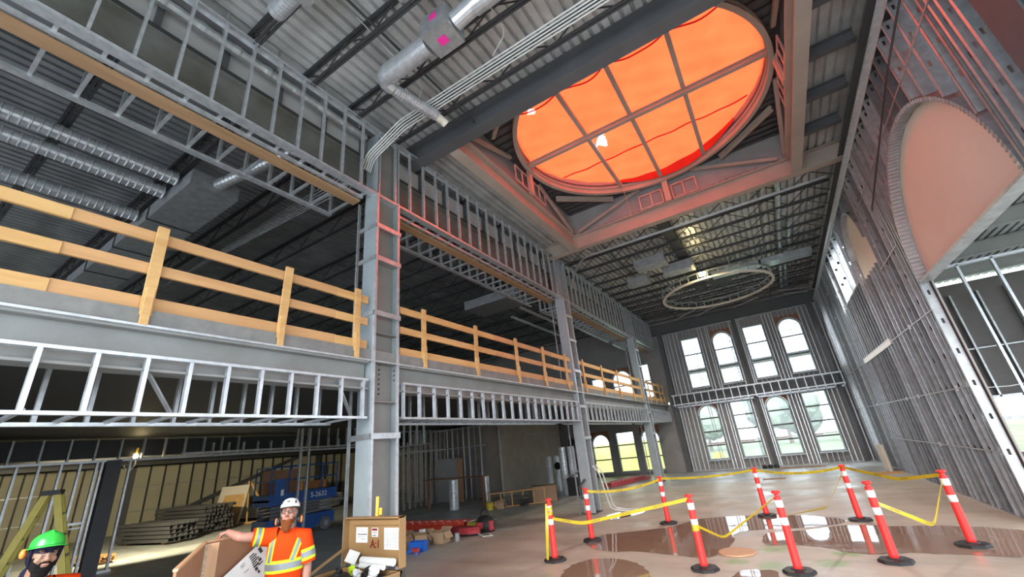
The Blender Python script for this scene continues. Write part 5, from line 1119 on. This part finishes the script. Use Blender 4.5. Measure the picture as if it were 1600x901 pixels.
for k, (u0, v0, du_, dv_) in enumerate(((.20, .03, .055, .012), (.20, .052, .07, .012), (.20, .074, .06, .012), (.195, .096, .08, .014), (.19, .12, .05, .012), (.255, .12, .03, .03), (.19, .142, .06, .02), (.19, .17, .03, .03), (.235, .165, .05, .012), (.2, .21, .02, .03), (.3, .03, .03, .06), (.1, .04, .05, .006), (.1, .06, .04, .006), (.1, .12, .05, .006), (.1, .3, .1, .006), (.3, .25, .1, .012))):
    build('print', quadsheet([pw(u0, v0, .003), pw(u0+du_, v0, .003), pw(u0+du_, v0+dv_, .003), pw(u0, v0+dv_, .003)], .001, (1, 0, 0)), 'ink' if k < 11 else 'stain', po)

# ------------------------------------------------------------------ people
def remesh(name, mb, m, vox, parent, smooth_it=4):
    me = bpy.data.meshes.new('tmp'); me.from_pydata(mb.v, [], mb.f); bm = bmesh.new(); bm.from_mesh(me); bmesh.ops.recalc_face_normals(bm, faces=bm.faces); bm.to_mesh(me); bm.free()
    o = bpy.data.objects.new('tmp', me); C.objects.link(o)
    r = o.modifiers.new('r', 'REMESH'); r.mode = 'VOXEL'; r.voxel_size = vox; s = o.modifiers.new('s', 'SMOOTH'); s.factor = .5; s.iterations = smooth_it
    dg = bpy.context.evaluated_depsgraph_get(); out = bpy.data.meshes.new_from_object(o.evaluated_get(dg)); bpy.data.objects.remove(o)
    out.name = name; out.materials.clear(); out.materials.append(M[m])
    for p in out.polygons: p.use_smooth = True
    q = bpy.data.objects.new(name, out); C.objects.link(q); q.parent = parent; return q
def capsule(mb, pts, rs, n=12):
    pts = [Vector(p) for p in pts]; mb.tube(pts, rs, n)
    for p, r in zip(pts, rs): mb.ell(p, (r, r, r), n, 8)
def finger(mb, pts, r): capsule(mb, pts, [r, r*.95, r*.88, r*.78][:len(pts)], 8)
def lerp_secs(secs, z):
    for s0, s1 in zip(secs, secs[1:]):
        if s0[2] <= z <= s1[2]:
            t = (z-s0[2])/(s1[2]-s0[2]); return tuple(a_+(b_-a_)*t for a_, b_ in zip(s0, s1))
    return secs[-1]
def person(label, base, f, skin, head, arms, torso, straps, hat, beard, mats, scale=1.0):
    t = thing('person', label, 'person', (0, 0, 0)); th = math.atan2(-f[0], f[1]); t.location = base; t.rotation_euler = (0, 0, th); t.scale = (scale,)*3; t['_o'] = [0, 0, 0]
    HM = Matrix.Translation((0, 0, 1.60)) @ Matrix.Translation(Vector(head['shift'])) @ Matrix.Rotation(head['yaw'], 4, 'Z') @ Matrix.Rotation(head['pitch'], 4, 'X') @ Matrix.Rotation(head['roll'], 4, 'Y') @ Matrix.Scale(.93, 4) @ Matrix.Translation((0, 0, -1.60))
    b = MB()
    # head
    h = MB(); h.ell((0, -.005, 1.705), (.077, .097, .112), 20, 14); h.ell((0, .03, 1.63), (.062, .068, .072), 16, 10)
    h.ell((0, .062, 1.60), (.034, .03, .028), 10, 8)
    h.tube([(0, .088, 1.712), (0, .104, 1.69), (0, .118, 1.668), (0, .106, 1.657)], [.010, .013, .018, .012], 10); h.ell((0, .112, 1.668), (.017, .016, .014), 10, 7)
    for s in (-1, 1):
        h.ell((s*.014, .104, 1.663), (.011, .011, .009), 8, 6); h.ell((s*.042, .068, 1.66), (.026, .026, .024), 10, 7); h.ell((s*.034, .084, 1.722), (.028, .014, .010), 10, 6)
        h.ell((s*.078, -.008, 1.685), (.012, .024, .034), 10, 8)
        h.ell((s*.033, .083, 1.682), (.02, .012, .006), 8, 6)
    h.ell((0, .095, 1.633), (.026, .012, .006), 10, 6); h.ell((0, .092, 1.622), (.022, .012, .007), 10, 6)
    h.xf(HM); b.join(h)
    nk = HM @ Vector((0, -.012, 1.60)); capsule(b, [(0, -.02, 1.47), (nk.x*.6, -.02+nk.y*.5, 1.55), nk], [.066, .058, .056], 14)
    # trunk and legs
    b.loft([(0, 0, .86, .155, .11), (0, 0, .95, .165, .12), (0, 0, 1.08, .150, .11), (0, 0, 1.28, .170, .115), (0, 0, 1.42, .165, .10), (0, -.01, 1.5, .085, .07), (0, -.015, 1.53, .055, .055)], 24)
    for s in (-1, 1):
        capsule(b, [(s*.09, 0, .9), (s*.1, .015, .5), (s*.105, -.02, .09)], [.09, .058, .042]); capsule(b, [(s*.105, -.03, .045), (s*.115, .14, .035)], [.042, .035])
    for arm in arms:
        S_, E_, W_ = arm['sh'], arm['el'], arm['wr']; capsule(b, [S_, Vector(S_).lerp(Vector(E_), .5), E_], [.058, .052, .042]); capsule(b, [E_, Vector(E_).lerp(Vector(W_), .3), W_], [.042, .044, .028])
        W = Vector(W_); d = Vector(arm['dir']).normalized(); sd = Vector(arm['side']).normalized(); sd = (sd-d*sd.dot(d)).normalized(); nn = Vector(arm['down']); nn = (nn-d*nn.dot(d)-sd*nn.dot(sd)).normalized()
        for k in range(4):
            o = (-.03+.02*k); kn = W+d*(.088-.006*abs(k-1.3))+sd*o; capsule(b, [W+sd*o*.6+d*.01, kn], [.016, .0125], 8)
            L = (.040, .046, .043, .033)[k]; c = arm['curl']; p = kn; pts = [p]; ang = arm.get('a0', .1)
            for j in range(3): ang += c*(1, 1.1, .8)[j]*(1+.08*k); p = p+(d*math.cos(ang)+nn*math.sin(ang)+sd*(.05*(k-1.5)))*L*(1, .65, .5)[j]; pts.append(p)
            finger(b, pts, .0092)
        p = W+d*.02-sd*.026; pts = [p, p+(d*.6-sd*.5+nn*.4).normalized()*.04, p+(d*.6-sd*.5+nn*.4).normalized()*.04+(d*.55-sd*.1+nn*.8).normalized()*.032, p+(d*.6-sd*.5+nn*.4).normalized()*.04+(d*.55-sd*.1+nn*.8).normalized()*.032+(d*.5+nn*.85).normalized()*.024]
        finger(b, pts, .0115)
    remesh('body', b, skin, .0065, t, 3)
    def part(nm_, mb, m, sm=True, par=t): return build(nm_, mb, m, par, sm)
    # face details
    for s in (-1, 1):
        a = MB(); a.ell((s*.032, .0905, 1.695), (.0115, .0075, .0042), 10, 8); a.xf(HM); e = part('eye', a, 'eyew')
        a = MB(); a.ell((s*.032+.003, .0972, 1.6955), (.0055, .0025, .0042), 8, 6); a.xf(HM); part('iris', a, 'dark', True, e)
        a = MB(); a.tube([(s*.016, .098, 1.722), (s*.034, .1, 1.728), (s*.056, .085, 1.72)], [.004, .006, .003], 6); a.xf(HM); part('eyebrow', a, beard['mat'])
    a = MB(); a.tube([(-.026, .098, 1.631), (-.012, .107, 1.632), (0, .108, 1.630), (.012, .107, 1.632), (.026, .098, 1.631)], [.002, .0045, .005, .0045, .002], 8); a.xf(HM); part('mouth', a, 'lip')
    a = MB()
    for c, r in beard['blobs']: a.ell(c, r, 14, 10)
    a.xf(HM); remesh('beard', a, beard['mat'], .006, t, 2)
    # clothing
    a = MB(); a.loft(torso, 32, caps=False); tr = part('shirt', a, 'hivis')
    col = torso[-1]; a = MB(); a.tube([(col[0]+(col[3])*math.cos(q_), col[1]+(col[4])*math.sin(q_), col[2]) for q_ in [2*PI*k/20 for k in range(21)]], .009, 8); part('collar', a, 'hivis', True, tr)
    def band(z0, z1, m, o, nm_):
        a = MB(); a.loft([tuple(list(lerp_secs(torso, z)[:2])+[z]+[lerp_secs(torso, z)[3]+o, lerp_secs(torso, z)[4]+o]) for z in (z0, (z0+z1)/2, z1)], 32, caps=False); part(nm_, a, m, True, tr)
    band(1.155, 1.265, 'lime', .004, 'lime_band'); band(1.182, 1.238, 'silver', .007, 'reflective_band')
    for (xa, za, xb, zb_, wd) in straps:
        for wv, m, o, nm_ in ((wd, 'lime', .005, 'lime_band'), (wd*.5, 'silver', .008, 'reflective_band')):
            a = MB(); vs = []; n = 12
            for k in range(n+1):
                z = za+(zb_-za)*k/n; xc = xa+(xb-xa)*k/n; sec = lerp_secs(torso, z)
                for x in (xc-wv/2, xc, xc+wv/2): q_ = max(-.97, min(.97, (x-sec[0])/(sec[3]+o))); vs.append((x, sec[1]+(sec[4]+o)*math.sqrt(1-q_*q_), z))
            a.add(vs, [f_ for k in range(n) for f_ in ((3*k, 3*k+1, 3*k+4, 3*k+3), (3*k+1, 3*k+2, 3*k+5, 3*k+4))]); part(nm_, a, m, True, tr)
    for arm in arms:
        S_ = Vector(arm['sh']); E_ = Vector(arm['el']); d = E_-S_; inn = Vector((S_.x*.55, S_.y, S_.z+.0))
        a = MB(); a.tube([inn, S_, S_+d*.45, S_+d*arm['sl']], [.085, .088, .082, .084], 18, caps=False); slv = part('sleeve', a, 'hivis', True, tr)
        for f0, f1, m, o, nm_ in ((.42, .80, 'lime', .003, 'lime_band'), (.52, .70, 'silver', .006, 'reflective_band')):
            f0 *= arm['sl']/.9; f1 *= arm['sl']/.9; a = MB(); a.tube([S_+d*f0, S_+d*f1], [.083+o, .084+o], 18, caps=False); part(nm_, a, m, True, tr)
    a = MB(); a.loft([(0, 0, .84, .17, .125), (0, 0, .95, .18, .135), (0, 0, 1.06, .175, .13)], 24)
    for s in (-1, 1): a.tube([(s*.09, 0, .92), (s*.1, .015, .5), (s*.105, -.02, .1)], [.10, .075, .07], 14)
    part('trousers', a, 'denim')
    for s in (-1, 1): a = MB(); a.loft([(s*.11, .05, 0, .052, .14), (s*.11, .05, .04, .055, .14), (s*.108, .02, .09, .052, .1), (s*.105, -.02, .16, .052, .056)], 16); part('boot', a, 'boot')
    # helmet
    HH = HM @ Matrix.Translation((0, -.005, 1.745)) @ Matrix.Rotation(hat['tilt'], 4, 'X')
    a = MB(); a.loft([(0, 0, -.005, .100, .126), (0, 0, .03, .098, .124), (0, -.002, .06, .086, .110), (0, -.004, .085, .062, .08), (0, -.005, .099, .03, .04), (0, -.005, .102, .002, .003)], 28, caps=False); a.xf(HH); hm = part('helmet', a, hat['mat'])
    if hat['brim']:
        a = MB(); vs = []; n = 40
        for k in range(n):
            q_ = 2*PI*k/n; e_ = hat['brim']*(1+.9*max(0, math.sin(q_)))
            for rr, z in ((0, .0), (e_, -.012), (e_, -.017), (0, -.006)): vs.append(((.100+rr)*math.cos(q_), (.126+rr)*math.sin(q_), z))
        a.add(vs, [(4*k+j, 4*k+(j+1) % 4, 4*((k+1) % n)+(j+1) % 4, 4*((k+1) % n)+j) for k in range(n) for j in range(4)]); a.xf(HH); part('brim', a, hat['mat'], True, hm)
        a = MB(); a.tube([(0, .10, .05), (0, .05, .095), (0, -.06, .098), (0, -.11, .04)], [.012, .014, .014, .012], 8); a.xf(HH); part('ridge', a, hat['mat'], True, hm)
    else:
        for x, y in ((-.07, .075), (.07, .075), (-.085, .0), (.085, 0)): a = MB(); a.ell((x, y, .045), (.010, .014, .022), 8, 6); a.xf(HH); part('vent', a, 'black', True, hm)
        a = MB(); a.tube([(.1*math.cos(q_), .127*math.sin(q_), -.006) for q_ in [2*PI*k/28 for k in range(29)]], .006, 6); a.xf(HH); part('rim', a, 'dark', True, hm)
        a = MB(); a.box(-.014, .014, .115, .124, .045, .062); a.xf(HH); part('badge', a, 'stain', True, hm)
    for q in hat['extra'](HM): part(*q)
    return t
# bearded worker
PS = .97; bx_, by_ = -4.66, 2.86; f = Vector((.75, -.66)).normalized(); TH = math.atan2(-f.x, f.y)
def loc_(p): v = Vector((p[0]-bx_, p[1]-by_, p[2]))/PS; return Matrix.Rotation(-TH, 3, 'Z') @ v
def locd(d): return Matrix.Rotation(-TH, 3, 'Z') @ Vector(d)
wr_ = loc_((-5.03, 2.46, 1.525))
def extra1(HM):
    out = []
    for s in (-1, 1):
        a = MB(); a.lathe([(0, -.018), (.034, -.018), (.038, -.006), (.036, .012), (.026, .02), (0, .022)], n=16); a.xf(HM @ Matrix.Translation((s*.108, -.03, 1.615)) @ Matrix.Rotation(s*PI/2, 4, 'Y') @ Matrix.Scale(1.25, 4, (0, 1, 0))); out.append(('ear_cup', a, 'black'))
        a = MB(); a.ell((s*.132, -.02, 1.615), (.014, .02, .038), 10, 8); a.xf(HM); out.append(('ear_cup_shell', a, 'earmuff'))
        a = MB(); a.tube([(s*.09, .02, 1.745), (s*.092, .005, 1.69), (s*.075, .03, 1.61), (s*.03, .06, 1.565)], .0045, 6); a.xf(HM); out.append(('chin_strap', a, 'dark'))
        a = MB(); a.tube([(s*.033+.024*math.cos(q_), .112-.012*abs(math.cos(q_)), 1.694+.017*math.sin(q_)) for q_ in [2*PI*k/16 for k in range(17)]], .0034, 6); a.xf(HM); out.append(('glasses_rim', a, 'dark'))
        a = MB(); a.tube([(s*.057, .104, 1.697), (s*.08, .04, 1.698), (s*.083, -.02, 1.695)], .0022, 6); a.xf(HM); out.append(('glasses_temple', a, 'dark'))
    a = MB(); a.tube([(-.01, .113, 1.699), (0, .118, 1.702), (.01, .113, 1.699)], .002, 6); a.xf(HM); out.append(('glasses_bridge', a, 'dark'))
    return out
person('bearded man in white helmet and glasses wearing orange hi-vis shirt, arm resting on plywood', (bx_, by_, 0), f, 'skin',
       dict(shift=(0, .02, .0), yaw=-.05, pitch=.16, roll=.0),
       [dict(sh=(.165, 0, 1.475), el=tuple(loc_((-4.87, 2.50, 1.475))), wr=tuple(wr_), dir=locd((-.95, -.1, -.05)), side=locd((.1, .95, 0)), down=(0, 0, -1), curl=.55, a0=-.05, sl=.62),
        dict(sh=(-.162, -.005, 1.445), el=(-.215, -.01, 1.18), wr=(-.22, .08, .95), dir=(0, .2, -1), side=(0, -1, 0), down=(.9, 0, 0), curl=.3, sl=.95)],
       [(0, .01, .98, .172, .135), (0, .015, 1.1, .172, .14), (0, .01, 1.28, .178, .135), (0, 0, 1.42, .182, .118), (0, -.01, 1.485, .145, .095), (0, -.012, 1.525, .085, .078)],
       [(.115, 1.50, .135, 1.25, .058), (-.15, 1.47, -.085, 1.25, .058)],
       dict(mat='helmet_w', brim=0, tilt=.02, extra=extra1),
       dict(mat='beard', blobs=[((0, .062, 1.595), (.064, .042, .032)), ((0, .07, 1.568), (.060, .036, .040)), ((.0, .072, 1.538), (.048, .030, .034)), ((.004, .074, 1.515), (.034, .022, .026)), ((-.02, .072, 1.505), (.018, .016, .022)), ((.018, .074, 1.50), (.014, .014, .02)), ((-.03, .092, 1.60), (.02, .014, .02)), ((.03, .092, 1.60), (.02, .014, .02)), ((0, .1, 1.645), (.03, .009, .006)), ((-.055, .03, 1.61), (.018, .035, .035)), ((.055, .03, 1.61), (.018, .035, .035))]), {}, PS)
# worker in the green helmet
f2 = Vector((.98, .03)).normalized()
def extra2(HM):
    out = []
    a = MB(); a.loft([(0, -.02, 1.708, .086, .120), (0, -.02, 1.745, .094, .118), (0, -.01, 1.775, .09, .115)], 24, caps=False); a.xf(HM); out.append(('head_cloth', a, 'cloth_navy'))
    a = MB(); a.ell((0, -.05, 1.66), (.085, .062, .09), 16, 10); a.xf(HM); out.append(('head_cloth', a, 'cloth_navy'))
    a = MB(); a.ell((0, -.06, 1.55), (.075, .06, .07), 16, 10); out.append(('neck_cloth', a, 'cloth_navy'))
    for s in (-1, 1):
        a = MB(); a.tube([(s*.086, .03, 1.735), (s*.085, .02, 1.68), (s*.07, .035, 1.60)], .012, 8); a.xf(HM); out.append(('head_cloth_edge', a, 'cloth_navy'))
    a = MB(); a.ell((.115, -.04, 1.70), (.02, .03, .035), 10, 8); a.xf(HM); out.append(('ear_cup', a, 'earmuff'))
    return out
person('bearded man in green helmet at the lower left corner, looking aside and smiling', (-4.96, 1.12, -.05), f2, 'skin2',
       dict(shift=(0, .03, .0), yaw=.0, pitch=-.12, roll=-.05),
       [dict(sh=(.185, 0, 1.44), el=(.25, .0, 1.16), wr=(.25, .1, .93), dir=(0, .2, -1), side=(0, -1, 0), down=(-1, 0, 0), curl=.3, sl=.95), dict(sh=(-.185, 0, 1.44), el=(-.25, 0, 1.16), wr=(-.25, .1, .93), dir=(0, .2, -1), side=(0, -1, 0), down=(1, 0, 0), curl=.3, sl=.95)],
       [(0, 0, .98, .18, .13), (0, 0, 1.1, .18, .13), (0, 0, 1.28, .195, .13), (0, 0, 1.42, .2, .12), (0, -.01, 1.48, .155, .1), (0, -.012, 1.515, .09, .08)],
       [(.1, 1.51, .13, 1.25, .08), (-.1, 1.51, -.13, 1.25, .08)],
       dict(mat='helmet_g', brim=.018, tilt=.22, extra=extra2),
       dict(mat='beard2', blobs=[((0, .06, 1.592), (.066, .044, .034)), ((0, .06, 1.562), (.055, .04, .036)), ((-.056, .04, 1.63), (.018, .04, .05)), ((.056, .04, 1.63), (.018, .04, .05)), ((-.044, .07, 1.615), (.018, .022, .025)), ((.044, .07, 1.615), (.018, .022, .025)), ((0, .1, 1.645), (.03, .011, .006)), ((-.028, .094, 1.634), (.009, .01, .014)), ((.028, .094, 1.634), (.009, .01, .014))]), {})

# ------------------------------------------------------------------ outdoors
a = MB(); a.add([(-60, YF+.2, -.35), (60, YF+.2, -.35), (60, 110, -.35), (-60, 110, -.35)], [(0, 1, 2, 3)]); struct('ground_outside', a, 'grass', 'pale grass outside the far windows', 'ground')
a = MB(); a.add([(14, -30, -.35), (60, -30, -.35), (60, YF, -.35), (14, YF, -.35)], [(0, 1, 2, 3)]); struct('ground_outside', a, 'grass', 'grass outside the side bay windows', 'ground')
def tree(x, y, h, r, label):
    t = thing('tree', label, 'tree', (x, y, -.35), 'trees outside'); a = MB(); a.tube([(x, y, -.35), (x+.1, y, h*.5)], [.25, .15], 8); build('trunk', a, 'bark', t)
    a = MB()
    for k in range(9): a.ell((x+random.uniform(-r, r)*.6, y+random.uniform(-r, r)*.6, h*.62+random.uniform(-.3, .4)*h*.5), (r*random.uniform(.4, .65),)*3, 10, 7)
    a.v = [tuple(c+random.uniform(-.15, .15) for c in v) for v in a.v]; build('crown', a, 'leaf', t)
tree(-9, 62, 5.6, 4, 'leafy tree seen faintly through the left lower windows'); tree(0, 66, 6, 4.5, 'leafy tree seen faintly through the middle lower windows'); tree(10, 62, 5.6, 4.5, 'leafy tree seen faintly through the right lower windows')
sc = thing('scaffold', 'scaffold standing outside the far windows', 'scaffold', (-1, 28.6, -.35))
for x in (-6.2, -4.05, -1.9, .25, 2.4, 4.55):
    for y in (28.3, 29.3): a = MB(); a.tube([(x+.35, y, -.35), (x+.35, y, 8.5)], .025, 6); build('standard', a, 'scaf', sc)
for z in (1.35, 2.0, 5.1, 5.9, 7.0):
    a = MB(); a.tube([(-6.2, 28.3, z), (5, 28.3, z)], .02, 6); build('ledger', a, 'scaf', sc)
for k in range(5):
    x = -5.85+k*2.15
    for z in (1.4, 5.3, 6.5): a = MB(); a.tube([(x, 28.32, z), (x+2.15, 28.32, z+1.0)], .014, 5); a.tube([(x, 28.34, z+1.0), (x+2.15, 28.34, z)], .014, 5); build('brace', a, 'scaf', sc)
a = MB(); a.box(-6.2, 5, 28.35, 29.3, 5.55, 5.75); build('plank', a, 'plank', sc)
a = MB()
for k in range(7): a.box(-5.6+k*1.6, -4.9+k*1.6, 28.2, 28.24, 1.28, 1.36)
build('red_strip', a, 'scafred', sc)
a = MB(); n = 24; vs = []
for k in range(n+1):
    x = -12+6.2*k/n; vs += [(x, 27.9+.12*math.sin(k*1.3), -.35), (x, 27.8+.08*math.sin(k*1.7), 1.9)]
a.add(vs, [(2*k, 2*k+1, 2*k+3, 2*k+2) for k in range(n)]); single('yellow_sheeting', 'yellow sheeting hung outside the low windows under the mezzanine', 'sheeting', a, 'yellowsheet')
a = MB(); a.add([(-4.6, 29.5, -.33), (-3.2, 29.5, -.33), (-3.2, 31, -.33), (-4.6, 31, -.33), (-4.3, 30, .75), (-3.8, 30.1, .8)], [(0, 1, 5, 4), (1, 2, 5), (2, 3, 4, 5), (3, 0, 4)]); single('yellow_cover', 'yellow covered heap outside the leftmost lower window', 'heap', a, 'yellowsheet')

# ------------------------------------------------------------------ light
w = bpy.data.worlds.new('overcast_sky'); S.world = w; w.use_nodes = True
bg = w.node_tree.nodes['Background']; bg.inputs[0].default_value = (.80, .90, 1.0, 1); bg.inputs[1].default_value = 1.0
def plight(loc, e, col, size, nm):
    l = bpy.data.lights.new(nm, 'POINT'); l.energy = e; l.color = col; l.shadow_soft_size = size; o = bpy.data.objects.new(nm, l); C.objects.link(o); o.location = loc
l = bpy.data.lights.new('ring_work_light', 'SPOT'); l.energy = 260; l.color = (1, .95, .84); l.spot_size = 2.7; l.spot_blend = .5; l.shadow_soft_size = .25
o = bpy.data.objects.new('ring_work_light', l); C.objects.link(o); o.location = (-1.25, 18.07, 8.05)
l = bpy.data.lights.new('string_work_light', 'SPOT'); l.energy = 420; l.color = (1, .88, .58); l.spot_size = 2.3; l.spot_blend = .6; l.shadow_soft_size = .1
o = bpy.data.objects.new('string_work_light', l); C.objects.link(o); o.location = (-17.4, 5.5, 2.95); o.rotation_euler = Vector((-1, .55, -.42)).to_track_quat('-Z', 'Y').to_euler()
l = bpy.data.lights.new('fill_sun', 'SUN'); l.energy = 1.2; l.angle = math.radians(45); l.color = (1, .97, .92)  # soft sun added behind the camera to brighten the floor, sky being overcast
o = bpy.data.objects.new('fill_sun', l); C.objects.link(o); o.rotation_euler = Vector((-.12, 1, -.48)).to_track_quat('-Z', 'Y').to_euler()
S.view_settings.view_transform = 'Standard'; S.view_settings.look = 'None'; S.view_settings.gamma = 1; S.view_settings.use_curve_mapping = False
S.view_settings.exposure = 2.5
S.cycles.max_bounces = 8; S.cycles.diffuse_bounces = 5; S.cycles.transparent_max_bounces = 12; S.cycles.sample_clamp_indirect = 6
